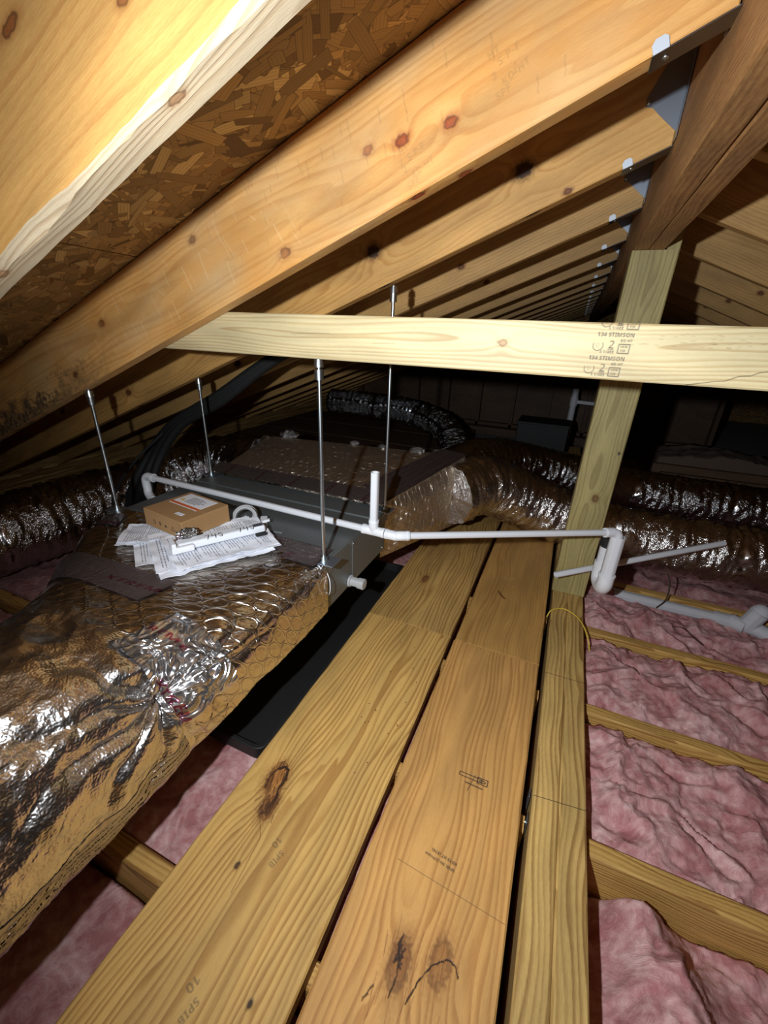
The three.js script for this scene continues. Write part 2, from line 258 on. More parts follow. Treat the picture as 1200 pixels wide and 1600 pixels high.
// oriented strand board: flakes pressed flat into the sheet
{
  const s = 1536, c = canvasOf(s, s), x = c.getContext('2d'), r = mulberry(5);
  x.fillStyle = '#8a5c2c'; x.fillRect(0, 0, s, s);
  for (let k = 0; k < 9000; k++) {
    const L = 30 + r() * 110, w = 8 + r() * 26, px = r() * s, py = r() * s, a = (r() < 0.65 ? 0.1 : 1.5) + (r() - 0.5) * 1.5, t = r();
    const col = t < 0.08 ? [124, 92, 50] : t < 0.5 ? [166, 130, 76] : t < 0.85 ? [184, 146, 88] : [210, 176, 114], v = 0.85 + 0.3 * r();
    for (const ox of [-s, 0, s]) for (const oy of [-s, 0, s]) {
      if (px + ox < -140 || px + ox > s + 140 || py + oy < -140 || py + oy > s + 140) continue;
      x.save(); x.translate(px + ox, py + oy); x.rotate(a);
      x.fillStyle = `rgb(${col.map((q) => Math.round(q * v)).join(',')})`;
      x.beginPath(); x.moveTo(-L / 2, -w / 2 + 3); x.lineTo(-L / 4, -w / 2); x.lineTo(L / 2, -w / 2 + 2); x.lineTo(L / 2 - 6, w / 2); x.lineTo(-L / 2 + 5, w / 2 - 2); x.closePath(); x.fill();
      x.strokeStyle = 'rgba(50,30,14,.3)'; x.lineWidth = 1.5; x.stroke();
      x.strokeStyle = 'rgba(90,58,26,.25)'; x.lineWidth = 1; for (let q = 1; q < 4; q++) { x.beginPath(); x.moveTo(-L / 2 + 6, -w / 2 + q * w / 4); x.lineTo(L / 2 - 6, -w / 2 + q * w / 4 + 1); x.stroke(); }
      x.restore();
    }
  }
  const t = canvasTexture(c, true, true);
  M.osb = new THREE.MeshStandardMaterial({ map: t, bumpMap: t, bumpScale: 0.0022, roughness: 0.7 });
}
// other materials
const grey = (v) => new THREE.Color().setRGB(v, v, v);
{
  const foilBump = dataTexture(1024, 1024, (u, v) => {
    const x = u * 9, y = v * 9, e = (t) => sstep(0, 0.06, t) * sstep(1, 0.94, t), wx = 0.6 * n2(x * 0.5, y * 0.5), wy = 0.6 * n2(x * 0.5 + 50, y * 0.5);
    return 0.5 + e(u) * e(v) * (0.5 * (ridge((x + wx) * 0.8, (y + wy) * 0.8, 4) - 0.45) + 0.12 * n2(x * 9, y * 9));
  });
  M.foil = new THREE.MeshStandardMaterial({ color: new THREE.Color().setRGB(0.78, 0.76, 0.74), metalness: 1, roughness: 0.24, bumpMap: foilBump, bumpScale: 0.0018 });
  M.flexFoil = new THREE.MeshStandardMaterial({ color: new THREE.Color().setRGB(0.42, 0.40, 0.40), metalness: 1, roughness: 0.16, bumpMap: foilBump, bumpScale: 0.005 });
  M.flexNear = new THREE.MeshStandardMaterial({ color: new THREE.Color().setRGB(0.76, 0.73, 0.71), metalness: 1, roughness: 0.21, bumpMap: foilBump, bumpScale: 0.0045 });
  M.flexDark = new THREE.MeshStandardMaterial({ color: new THREE.Color().setRGB(0.36, 0.36, 0.37), metalness: 1, roughness: 0.17, bumpMap: foilBump, bumpScale: 0.014 });
  const cell = 1 / 16;
  const bubbleBump = dataTexture(1024, 1024, (u, v) => {
    let best = 9, id = 0;
    const row = Math.floor(v / cell);
    for (let rr = row - 1; rr <= row + 1; rr++) { const off = ((rr % 2) + 2) % 2 ? 0.5 : 0, col = Math.floor(u / cell - off); for (let cc = col - 1; cc <= col + 1; cc++) { const dx = u / cell - (cc + 0.5 + off), dy = (v / cell - (rr + 0.5)) * 0.866, d = Math.hypot(dx, dy); if (d < best) { best = d; id = ((cc + 16) % 16) * 31 + ((rr + 16) % 16) * 7; } } }
    const a = 0.5 + 0.45 * n2(id * 1.7, 3.3);
    return 0.35 + 0.45 * Math.exp(-Math.pow((best - 0.45) / 0.035, 2)) * (0.6 + 0.4 * a) + 0.10 * sstep(0.45, 0.1, best) * a + 0.22 * (ridge(u * 20 + 7, v * 20, 2) - 0.4);
  });
  M.bubble = new THREE.MeshStandardMaterial({ color: new THREE.Color().setRGB(0.76, 0.71, 0.65), metalness: 1, roughness: 0.22, bumpMap: bubbleBump, bumpScale: 0.0034 });
  M.bubbleFar = M.bubble.clone(); M.bubbleFar.roughness = 0.42; M.bubbleFar.bumpScale = 0.004; M.bubbleFar.color.setRGB(0.72, 0.62, 0.50);
}
const tapeCanvas = canvasOf(512, 256);
{
  const x = tapeCanvas.getContext('2d'); x.fillStyle = '#d8d6d6'; x.fillRect(0, 0, 512, 256);
  x.fillStyle = 'rgba(176,48,94,.7)'; x.font = 'italic bold 30px sans-serif'; for (let j = 0; j < 2; j++) for (let i = 0; i < 2; i++) { x.save(); x.translate(60 + i * 256 + j * 90, 90 + j * 120); x.scale(-1, 1); x.rotate(1.4); x.fillText('XTREME', -50, 0); x.restore(); }
}
const tapeBump = dataTexture(512, 512, (u, v) => { const e = sstep(0, 0.06, u) * sstep(1, 0.94, u) * sstep(0, 0.06, v) * sstep(1, 0.94, v); return 0.5 + e * 0.8 * (ridge(u * 5 + 0.5 * n2(u * 3, v * 3), v * 5, 2) - 0.45); });
M.tape = new THREE.MeshStandardMaterial({ map: canvasTexture(tapeCanvas, true, true), metalness: 0.95, roughness: 0.2, bumpMap: tapeBump, bumpScale: 0.014 });
M.clearTape = new THREE.MeshStandardMaterial({ map: M.tape.map, color: new THREE.Color().setRGB(0.42, 0.36, 0.36), metalness: 0.85, roughness: 0.3, bumpMap: M.foil.bumpMap, bumpScale: 0.003 });
M.pvc = new THREE.MeshStandardMaterial({ color: new THREE.Color().setRGB(0.74, 0.75, 0.78), roughness: 0.42 });
M.pvcFit = new THREE.MeshStandardMaterial({ color: new THREE.Color().setRGB(0.80, 0.81, 0.84), roughness: 0.38 });
M.zinc = new THREE.MeshStandardMaterial({ color: new THREE.Color().setRGB(0.62, 0.68, 0.70), metalness: 1, roughness: 0.32 });
M.galv = new THREE.MeshStandardMaterial({ color: new THREE.Color().setRGB(0.34, 0.38, 0.44), metalness: 0.9, roughness: 0.4 });
M.galvDark = new THREE.MeshStandardMaterial({ color: new THREE.Color().setRGB(0.30, 0.30, 0.31), metalness: 1, roughness: 0.3 });
M.tabSteel = new THREE.MeshStandardMaterial({ color: new THREE.Color().setRGB(0.62, 0.68, 0.74), metalness: 0.35, roughness: 0.5 });
{
  const t = dataTexture(256, 256, (u, v) => 0.5 + 0.3 * n2(u * 40, v * 40) + 0.2 * n2(u * 9, v * 9));
  M.cabinet = new THREE.MeshStandardMaterial({ color: new THREE.Color().setRGB(0.24, 0.26, 0.26), metalness: 0.75, roughness: 0.5, bumpMap: t, bumpScale: 0.0002 });
  M.pan = new THREE.MeshStandardMaterial({ color: grey(0.012), roughness: 0.55, bumpMap: t, bumpScale: 0.0006 });
}
M.rubber = new THREE.MeshStandardMaterial({ color: grey(0.012), roughness: 0.7 });
M.dust = new THREE.MeshStandardMaterial({ color: new THREE.Color().setRGB(0.16, 0.11, 0.08), roughness: 1 });
M.black = new THREE.MeshStandardMaterial({ color: grey(0.008), roughness: 0.6 });
M.seam = new THREE.MeshStandardMaterial({ color: new THREE.Color().setRGB(0.05, 0.03, 0.018), roughness: 0.9 });
M.yellow = new THREE.MeshStandardMaterial({ color: new THREE.Color().setRGB(0.72, 0.5, 0.06), roughness: 0.5 });
M.greyCord = new THREE.MeshStandardMaterial({ color: grey(0.42), roughness: 0.5 });
M.drywall = new THREE.MeshStandardMaterial({ color: grey(0.35), roughness: 0.9 });
{
  const t = dataTexture(1024, 1024, (u, v) => {
    const x = u * 6, y = v * 6, wx = n2(x * 1.1, y * 1.1) * 0.3, wy = n2(x * 1.1 + 40, y * 1.1) * 0.3;
    const f = ridge((x + wx) * 2.2, (y + wy) * 2.2, 4), p = fbm(x * 0.9 + 9, y * 0.9, 3), s = n2((x + wx * 2) * 26, (y + wy * 2) * 26);
    const l = clamp(0.42 + 0.4 * (f - 0.35) + 0.6 * p + 0.5 * fbm(x * 4 + 3, y * 4, 4) + 0.14 * s);
    return [lerp(170, 222, l), lerp(110, 184, l), lerp(110, 180, l)];
  }, true);
  M.pink = new THREE.MeshStandardMaterial({ map: t, bumpMap: t, bumpScale: 0.006, roughness: 1 });
}
const cardTex = dataTexture(128, 128, (u, v) => { const a = 5 * n2(u * 60, v * 8) + 4 * n2(u * 20, v * 40); return [164 + a, 126 + a, 82 + a]; }, true);
M.card = new THREE.MeshStandardMaterial({ map: cardTex, roughness: 0.8 });

// ---------------------------------------------------------------- geometry helpers for tubes and sheets
function tubeGeometry(pts, radius, { segs = 60, round = 16, disp = null, uvScale = 0.6, caps = true, tension = 0.5 } = {}) {
  const curve = pts.length > 2 ? new THREE.CatmullRomCurve3(pts.map((p) => V(...p)), false, 'centripetal', tension) : new THREE.LineCurve3(V(...pts[0]), V(...pts[1]));
  const len = curve.getLength(), fr = curve.computeFrenetFrames(segs, false), pos = [], uv = [], idx = [];
  for (let i = 0; i <= segs; i++) {
    const t = i / segs, c = curve.getPointAt(t), r0 = typeof radius === 'function' ? radius(t) : radius;
    for (let j = 0; j <= round; j++) {
      const a = j / round * Math.PI * 2, r = r0 + (disp ? disp(t * len, a, r0) : 0), p = c.clone().addScaledVector(fr.normals[i], Math.cos(a) * r).addScaledVector(fr.binormals[i], Math.sin(a) * r);
      pos.push(p.x, p.y, p.z); uv.push(t * len / uvScale, j / round * 2 * Math.PI * r0 / uvScale);
      if (i && j) { const q = i * (round + 1) + j; idx.push(q - round - 2, q - round - 1, q - 1, q - round - 1, q, q - 1); }
    }
  }
  const g = new THREE.BufferGeometry();
  g.setAttribute('position', new THREE.Float32BufferAttribute(pos, 3)); g.setAttribute('uv', new THREE.Float32BufferAttribute(uv, 2)); g.setIndex(idx);
  g.computeVertexNormals();
  const n = g.attributes.normal;   // weld the seam's shading
  for (let i = 0; i <= segs; i++) { const a = i * (round + 1), b = a + round, s = V().fromBufferAttribute(n, a).add(V().fromBufferAttribute(n, b)).normalize(); n.setXYZ(a, s.x, s.y, s.z); n.setXYZ(b, s.x, s.y, s.z); }
  if (!caps) return g;
  const out = [g];
  for (const e of [0, segs]) {
    const c = curve.getPointAt(e / segs), P = [c.x, c.y, c.z], U = [0, 0], I = [];
    for (let j = 0; j <= round; j++) { const q = (e * (round + 1) + j) * 3; P.push(pos[q], pos[q + 1], pos[q + 2]); U.push(0.1 * j, 0.1); if (j) e ? I.push(0, j, j + 1) : I.push(0, j + 1, j); }
    const k = new THREE.BufferGeometry(); k.setAttribute('position', new THREE.Float32BufferAttribute(P, 3)); k.setAttribute('uv', new THREE.Float32BufferAttribute(U, 2)); k.setIndex(I); k.computeVertexNormals(); out.push(k);
  }
  return mergeGeometries(out);
}
// a straight pipe with a bore, its ends bevelled
function pipeGeometry(a, b, r, wall = 0.003) {
  const A = V(...a), B = V(...b), L = A.distanceTo(B), i = r - wall, c = 0.0008;
  const g = new THREE.LatheGeometry([[i, c], [i + c, 0], [r - c, 0], [r, c], [r, L - c], [r - c, L], [i + c, L], [i, L - c], [i, c]].map((p) => new THREE.Vector2(...p)), 28);
  const h = toCreasedNormals(g, 0.7);
  h.applyQuaternion(new THREE.Quaternion().setFromUnitVectors(AY, B.clone().sub(A).normalize())); h.translate(...a); return h;
}
// a fitting's socket: a short sleeve with a rim at its mouth
function socketGeometry(a, b, r) {
  const A = V(...a), B = V(...b), L = A.distanceTo(B);
  const g = new THREE.LatheGeometry([[0, 0], [r * 0.93, 0], [r, 0.002], [r, L - 0.009], [r * 1.06, L - 0.008], [r * 1.07, L - 0.001], [r * 1.03, L], [r * 0.84, L], [r * 0.84, L - 0.003], [0, L - 0.003]].map((p) => new THREE.Vector2(...p)), 28);
  const h = toCreasedNormals(g, 0.6);
  h.applyQuaternion(new THREE.Quaternion().setFromUnitVectors(AY, B.clone().sub(A).normalize())); h.translate(...a); return h;
}
function toward(a, b, d) { const A = V(...a), v = V(...b).sub(A).normalize().multiplyScalar(d).add(A); return [v.x, v.y, v.z]; }
function box(w, h, d, r = 0.002, seg = 1) { return new RoundedBoxGeometry(w, h, d, seg, r); }
function merged(list) { return mergeGeometries(list.map((g) => { const q = g.index ? g.toNonIndexed() : g; for (const k of Object.keys(q.attributes)) if (!['position', 'normal', 'uv'].includes(k)) q.deleteAttribute(k); return q; })); }
function at(g, x, y, z, rx = 0, ry = 0, rz = 0) { g.applyMatrix4(new THREE.Matrix4().compose(V(x, y, z), new THREE.Quaternion().setFromEuler(new THREE.Euler(rx, ry, rz)), V(1, 1, 1))); return g; }
function metreUV(g, s) { const p = g.attributes.position, n = g.attributes.normal, u = g.attributes.uv; for (let i = 0; i < p.count; i++) { const ax = Math.abs(n.getX(i)), ay = Math.abs(n.getY(i)), az = Math.abs(n.getZ(i)); if (ay >= ax && ay >= az) u.setXY(i, p.getX(i) / s, p.getZ(i) / s); else if (ax >= az) u.setXY(i, p.getZ(i) / s, p.getY(i) / s); else u.setXY(i, p.getX(i) / s, p.getY(i) / s); } return g; }

// ================================================================ THE SETTING
const SL = 0.4, TH = Math.atan(SL), CO = Math.cos(TH), SI = Math.sin(TH), Y0 = 1.33, DEP = 0.184, RISE = DEP / CO;   // left rafters' undersides lie on y = Y0 + SL x
const RX0 = 0.102, RX1 = 0.190, XM = (RX0 + RX1) / 2;
const mirrorX = (x) => 2 * XM - x;
const RZ = [-0.357, -0.80, -1.225, -1.70, -2.19]; for (let k = 5; k < 17; k++) RZ.push(-2.19 - 0.488 * (k - 4));   // front faces of the rafters
const ZB = -9.0, ZF = 1.6, XL = -3.25, XR = 3.5;
{
  const fl = at(box(XR - XL + 0.4, 0.02, ZF - ZB, 0.002), (XL + XR) / 2, -0.236, (ZF + ZB) / 2);
  struct('floor', fl, M.drywall);
  const c = struct('ceiling');
  // sheathing: rows of OSB panels on each slope, 3 mm apart
  const slopeLen = (RX0 + 0.04 - XL) / CO, hPan = slopeLen / 3;
  const gm = metreUV(box(hPan - 0.003, 0.012, 1.22 - 0.003, 0.001), 1.3);
  for (const side of [1, -1]) for (let r = 0; r < 3; r++) for (let k = 0; k < 9; k++) {
    const s = (r + 0.5) * hPan, x = XL + s * CO, y = Y0 + SL * x + RISE + 0.0072 / CO, z = ZF - 0.61 - k * 1.22;
    const g = gm.clone(), u = g.attributes.uv; for (let i = 0; i < u.count; i++) u.setXY(i, u.getX(i) + 0.31 * k + 0.17 * r, u.getY(i) + 0.43 * r + 0.11 * k);
    const m = part('sheathing_panel', g, M.osb, c); m.position.set(side > 0 ? x : mirrorX(x), y, z); m.rotation.z = side * TH;
  }
  const gable = new THREE.Shape([[XL, -0.22], [XR, -0.22], [XR, 0.1], [XM, Y0 + SL * XM + RISE], [XL, 0.05]].map((p) => new THREE.Vector2(...p)));
  const gg = new THREE.ExtrudeGeometry(gable, { depth: 0.02, bevelEnabled: false });
  struct('wall_back', gg.clone().translate(0, 0, ZB - 0.02), M.osb);
  struct('wall_front', gg.clone().translate(0, 0, ZF), M.osb);
  struct('wall_left', at(box(0.03, 0.5, ZF - ZB, 0.002), XL - 0.02, 0.02, (ZF + ZB) / 2), M.osb);
  struct('wall_right', at(box(0.03, 0.6, ZF - ZB, 0.002), XR + 0.03, 0.06, (ZF + ZB) / 2), M.osb);
}

// ridge beam: two plies with an open seam
{
  const t = thing('ridge_beam', 'brown laminated ridge beam of two plies at the upper right, rafters hung on both sides', 'beam', null, [0, 0, 0]);
  const L = ZF - ZB - 0.02, w = (RX1 - RX0) / 2;
  for (const s of [0, 1]) {
    const g = boardGeometry(L, 0.305, w - 0.0018, { n: 60, chamfer: 0.0025, seed: s * 5 }), u = g.attributes.uv; for (let i = 0; i < u.count; i++) u.setX(i, u.getX(i) * L / 5);
    const m = part('ply', g, M.ridge, t); basis(m, V(RX0 + w * (s + 0.5), 1.2545 + 0.1525, ZF - 0.01), V(0, 0, -1), V(0, 1, 0), V(1, 0, 0));
  }
  M.ridge.map.wrapS = THREE.MirroredRepeatWrapping;
}

// rafters
function rafterGeometry() {
  const x0 = XL + 0.02, x1 = RX0 - 0.002, f = (x) => Y0 + SL * x;
  const s = new THREE.Shape([[x0, f(x0)], [x1, f(x1)], [x1, f(x1) + RISE], [x0, f(x0) + RISE]].map((p) => new THREE.Vector2(...p)));
  const g = new THREE.ExtrudeGeometry(s, { depth: 0.034, bevelEnabled: true, bevelSize: 0.002, bevelThickness: 0.002, bevelSegments: 1, bevelOffset: -0.002, steps: 1 });
  g.translate(0, 0, -0.036);
  const p = g.attributes.position, u = g.attributes.uv, n = g.attributes.normal;
  for (let i = 0; i < p.count; i++) {
    const x = p.getX(i), y = p.getY(i), a = (x - XL) * CO + (y - f(XL)) * SI, b = -(x - XL) * SI + (y - f(XL)) * CO;
    u.setXY(i, a / 3.7, Math.abs(n.getZ(i)) > 0.5 ? clamp(b / DEP, 0.005, 0.995) : 0.5 + p.getZ(i) / DEP);
  }
  return g;
}
const rafterG = rafterGeometry(), rafterMirror = rafterG.clone();
{
  const p = rafterMirror.attributes.position, ix = rafterMirror.index;
  for (let i = 0; i < p.count; i++) p.setX(i, mirrorX(p.getX(i)));
  const flip = (a) => { for (let i = 0; i < p.count; i += 3) for (let k = 0; k < a.itemSize; k++) { const t = a.array[i * a.itemSize + k]; a.array[i * a.itemSize + k] = a.array[(i + 1) * a.itemSize + k]; a.array[(i + 1) * a.itemSize + k] = t; } };
  if (!ix) { flip(rafterMirror.attributes.position); flip(rafterMirror.attributes.uv); flip(rafterMirror.attributes.normal); }
  rafterMirror.computeVertexNormals();
}
{ // the nearest rafter, with a waney lower edge
  const L = 1.5, g = boardGeometry(L, DEP, 0.038, { n: 90, chamfer: 0.002, seed: 3, edge: true, waneZ: 1.6, wane: (x) => Math.max(0, 0.0035 + 0.0045 * n2(x * 5 + 1.3, 8) + 0.001 * n2(x * 21, 5)) });
  const m = one('rafter', g, [M.rafterNear, M.rafterEdge], 'thick golden rafter with a waney lower edge filling the upper left corner, nearest of all', 'rafter');
  const xs = -1.28, b = V(xs, Y0 + SL * xs, 0), e = V(CO, SI, 0), u = V(-SI, CO, 0);
  basis(m, b.addScaledVector(u, DEP / 2).add(V(0, 0, RZ[0] - 0.019)), e, u, AZ);
}
const hangerG = {};
{ // sloped hanger of sheet steel: seat under the rafter, stirrup sides, flanges on the ridge, folded tab, nail heads
  const yb = Y0 + SL * RX0, e = V(CO, SI, 0), u = V(-SI, CO, 0), P = (a, b) => [RX0 + e.x * a + u.x * b, yb + e.y * a + u.y * b];   // a along the slope (negative downhill), b square to it
  const plate = (pts, z, t = 0.0016) => { const s = new THREE.Shape(pts.map((p) => new THREE.Vector2(...p))); const g = new THREE.ExtrudeGeometry(s, { depth: t, bevelEnabled: false }); g.translate(0, 0, z); return g; };
  const seatBox = at(box(0.092, 0.0018, 0.0425, 0.0006), ...P(-0.046, -0.0015), -0.019, 0, 0, TH);
  hangerG.seat = seatBox;
  hangerG.side = (z) => plate([[RX0 - 0.001, yb + 0.02], [RX0 - 0.001, yb + 0.16], [RX0 - 0.034, yb + 0.15], P(-0.034, 0.098), P(-0.038, 0.086), P(-0.026, 0.078), P(-0.017, 0.06)], z);
  hangerG.flange = (z) => merged([at(box(0.0016, 0.14, 0.03, 0.0006), RX0 - 0.0012, yb + 0.072, z)]);
  hangerG.tab = plate([P(-0.091, -0.002), P(-0.073, -0.002), P(-0.072, 0.009), P(-0.076, 0.013), P(-0.086, 0.013), P(-0.091, 0.008)], 0.0012, 0.002);
  hangerG.nail = (a, b, z) => { const g = new THREE.SphereGeometry(0.0042, 8, 5, 0, 6.3, 0, 1.6); g.rotateX(Math.PI / 2); g.scale(1, 1, 0.5); const p = P(a, b); g.translate(p[0], p[1], z); return g; };
  hangerG.under = (a) => { const g = new THREE.SphereGeometry(0.005, 8, 5, 0, 6.3, 0, 1.6); g.rotateX(Math.PI); g.scale(1, 0.5, 1); const p = P(a, -0.0025); g.translate(p[0], p[1], -0.019); return g; };
}
let hanger0 = null;
function addHanger(k, label, group) {
  let h;
  if (!hanger0) {
    h = thing('rafter_hanger', label, 'hanger', group, [0, 0, 0]);
    part('seat', hangerG.seat, M.galvDark, h);
    part('side_plate', hangerG.side(0.0004), M.galv, h); part('side_plate', hangerG.side(-0.0402), M.galv, h);
    part('flange', hangerG.flange(0.016), M.galv, h); part('flange', hangerG.flange(-0.054), M.galv, h);
    part('tab', hangerG.tab, M.tabSteel, h, 'bright folded steel tab');
    part('nail', hangerG.nail(-0.032, 0.090, 0.0022), M.zinc, h); part('nail', hangerG.under(-0.075), M.zinc, h);
    hanger0 = h;
  } else { h = hanger0.clone(); h.name = numbered('rafter_hanger'); scene.add(h); h.userData = {}; info(h, label, 'hanger', group); }
  h.position.z = RZ[k]; return h;
}
const rafterLabels = [null,
  'wide stained second rafter with red knots, mould and bluish streaks, large hanger at its top',
  'third rafter from the camera, with two dark knots in the shadow under the stained rafter',
  'fourth rafter from the camera, next behind the one with two dark knots',
  'fifth rafter from the camera, left of the ridge beam behind the fourth'];
const hangerLabels = [null, 'largest rafter hanger with a bright bent tab, at the top right on the stained rafter', 'rafter hanger with bluish side plate and bright tab on the third rafter', 'small rafter hanger on the end of the fourth rafter', 'small rafter hanger with a bright tab on the end of the fifth rafter'];
const ORD = ['', 'first', 'second', 'third', 'fourth', 'fifth', 'sixth', 'seventh', 'eighth', 'ninth', 'tenth', 'eleventh', 'twelfth', 'thirteenth', 'fourteenth', 'fifteenth', 'sixteenth', 'seventeenth', 'eighteenth'];
const gR = 'far left rafters', gH = 'far rafter hangers', gRR = 'far right rafters';
for (let k = 1; k < RZ.length; k++) {
  const m = one('rafter', rafterG, k === 1 ? M.rafterSecond : k === 2 ? M.rafterThird : M.rafterPlain, k < 5 ? rafterLabels[k] : ORD[k + 1] + ' rafter counted from the camera along the left of the ridge', 'rafter', k < 5 ? null : gR);
  m.position.z = RZ[k];
  addHanger(k, k < 5 ? hangerLabels[k] : 'tiny steel hanger on the ' + ORD[k + 1] + ' rafter in the receding row', k < 5 ? null : gH);
}
const rightLabels = ['right-hand rafter nearest the camera, a sliver at the right picture edge', 'right-hand rafter half in shadow at the right edge, second from the camera', 'right-hand rafter with a pale lit end beside the post top, third from the camera', 'right-hand rafter just below the third one, fourth from the camera', 'right-hand rafter just above the tie beam, fifth from the camera'];
for (let k = 2; k < 11; k++) {
  const m = one('rafter', rafterMirror, M.rafterPlain, k - 2 < 5 ? rightLabels[k - 2] : ORD[k - 1] + ' rafter counted from the camera on the right of the ridge', 'rafter', k - 2 < 5 ? null : gRR);
  m.position.z = RZ[k];
}

// post and tie beam
{
  const t = thing('post', 'greenish treated timber post standing on the doubled floor beam under the ridge', 'post');
  const g = boardGeometry(1.252, 0.128, 0.089, { chamfer: 0.003, seed: 9 }); uvWindow(g, 0, 0.863);
  basis(part('shaft', g, M.post, t), V(0.164, 0.0015, -1.7245), AY, V(-1, 0, 0), AZ);
  const q = boardGeometry(0.075, 0.034, 0.089, { chamfer: 0.002, seed: 10 }); uvWindow(q, 0.863, 0.915);
  basis(part('notched_tongue', q, M.post, t), V(0.2105, 1.2535, -1.7245), AY, V(-1, 0, 0), AZ);
}
{
  const g = boardGeometry(2.4, 0.0895, 0.038, { chamfer: 0.0025, seed: 12, n: 24 });
  const m = one('tie_beam', g, M.tie, 'pale new tie beam with printed grade stamps crossing level in front of the post', 'beam');
  basis(m, V(-1.39, 0.9800, -0.8585), AX, AY, AZ);
}

// ================================================================ FLOOR FRAMING
{ // doubled beam under the post
  const t = thing('floor_beam', 'doubled floor beam of two plies running beside the planks to the post', 'beam');
  const L = 5.2;
  for (const s of [0, 1]) {
    const g = boardGeometry(L, 0.184, 0.0585, { n: 60, chamfer: 0.0035, seed: 20 + s }); uvWindow(g, s ? 0.3 : 0, s ? 2.03 : 1.73, false);
    const m = part('ply', g, M.beamPly, t); basis(m, V(0.137 + s * 0.0595, -0.092 - s * 0.001, 0.7), V(0, 0, -1), V(0, 1, 0), V(1, 0, 0));
  }
  M.beamPly.map.wrapS = THREE.MirroredRepeatWrapping;
  for (const [z, dz] of [[-0.742, 0.02], [-1.165, 0.005]]) { const g = box(0.117, 0.0006, 0.0014, 0.0002); at(g, 0.167, 0.0002, z, 0, dz * 6, 0); part('pencil_line', g, M.seam, t); }
  const bs = at(box(0.034, 0.0006, 0.09, 0.0002), 0.2, -0.4, 0); bs.dispose();
}
{
  const rg = boardGeometry(3.2, 0.184, 0.04, { chamfer: 0.0035, seed: 31 }), lg = boardGeometry(3.3, 0.184, 0.04, { chamfer: 0.0035, seed: 35 });
  M.joist.map.wrapS = THREE.MirroredRepeatWrapping;
  for (const g of [rg, lg]) uvWindow(g, 0, 1.5);
  const rl = { 0: 'floor joist with a knot, nearest on the right, insulation lump in front of it', 1: 'second floor joist from the front on the right of the beam', 2: 'third floor joist on the right, the yellow wire hanging over its end', 3: 'fourth floor joist on the right, the white drain pipe lying along it' };
  const ll = { '-1': 'short stretch of floor joist between the big foil duct and the left plank', 0: 'floor joist band between pink batts at the left edge', 1: 'floor joist under the black drain pan, its left end showing beyond the foil duct', 2: 'floor joist under the foil plenum and the far planks' };
  for (let k = -1; k < 4; k++) {
    const z = -0.68 - 0.4125 * k;
    if (rl[k]) basis(one('floor_joist', rg, M.joist, rl[k], 'joist'), V(0.228, -0.132, z - 0.02), AX, AY, AZ);
    if (ll[k]) basis(one('floor_joist', lg, M.joist, ll[k], 'joist'), V(-3.2, -0.132, z - 0.02 + 0.012), AX, AY, AZ);
  }
}
// steel hanger in the slot between plank and beam
{
  const t = thing('joist_hanger', 'dark steel joist hanger showing in the gap between right plank and floor beam', 'hanger', null, [0.1045, -0.05, -0.715]);
  part('flange', at(box(0.002, 0.09, 0.028, 0.0008), 0, -0.02, 0.02), M.galv, t); part('strap', at(box(0.003, 0.06, 0.022, 0.001), -0.002, 0.004, -0.035), M.galv, t);
  part('nail', at(new THREE.SphereGeometry(0.005, 8, 6), -0.003, 0.005, 0.02), M.zinc, t);
}
{
  const t = thing('joist_hanger', 'dark steel hanger at the beam end of the second right joist', 'hanger', null, [0.2275, -0.09, -1.09]);
  part('flange', at(box(0.002, 0.10, 0.03, 0.0008), 0, -0.03, 0.016), M.galvDark, t); part('side_plate', at(box(0.03, 0.09, 0.002, 0.0008), 0.016, -0.03, -0.001), M.galvDark, t);
}
// planks
{
  const put = (name, L, W, zNear, xc, mat, label, seed, y = 0, turn = 0, u1 = 1) => {
    const g = boardGeometry(L, W, 0.0375, { chamfer: 0.004, seed, n: 40 }); uvWindow(g, 0, u1);
    const m = one(name, g, mat, label, 'plank');
    basis(m, V(xc, y - 0.01875, zNear), V(Math.sin(turn), 0, -Math.cos(turn)), V(-Math.cos(turn), 0, -Math.sin(turn)), AY); return m;
  };
  put('floor_plank', 1.79, 0.326, 0.6, -0.379, M.plankLeft, 'wide pale floor plank in the left foreground with a torn dark knot at its edge', 1);
  put('floor_plank', 1.785, 0.289, 0.6, -0.0575, M.plankRight, 'orange floor plank in the middle foreground with black grade marks and two split knots', 2);
  put('floor_plank', 1.3, 0.326, -1.1945, -0.379, M.plankFarLeft, 'floor plank butted to the far end of the wide pale plank, running under the foil plenum', 3, 0.0012);
  put('floor_plank', 1.3, 0.286, -1.1895, -0.0555, M.plankFarRight, 'floor plank beyond the joint at the end of the orange plank, reaching to the post', 4, 0.002);
}

// ================================================================ INSULATION
function batt(x0, x1, z0, z1, height, step, bottom = -0.215) {
  const nx = Math.max(2, Math.round((x1 - x0) / step)), nz = Math.max(2, Math.round((z1 - z0) / step)), pos = [], uv = [], idx = [];
  for (let j = 0; j <= nz; j++) for (let i = 0; i <= nx; i++) {
    const x = lerp(x0, x1, i / nx), z = lerp(z0, z1, j / nz), rim = i === 0 || j === 0 || i === nx || j === nz;
    pos.push(x, rim ? bottom : height(x, z), z); uv.push(x / 0.9, z / 0.9);
    if (i && j) { const a = j * (nx + 1) + i, b = a - 1, c = a - nx - 1, d = c - 1; idx.push(d, b, c, c, b, a); }
  }
  const g = new THREE.BufferGeometry(); g.setAttribute('position', new THREE.Float32BufferAttribute(pos, 3)); g.setAttribute('uv', new THREE.Float32BufferAttribute(uv, 2)); g.setIndex(idx); g.computeVertexNormals(); return g;
}
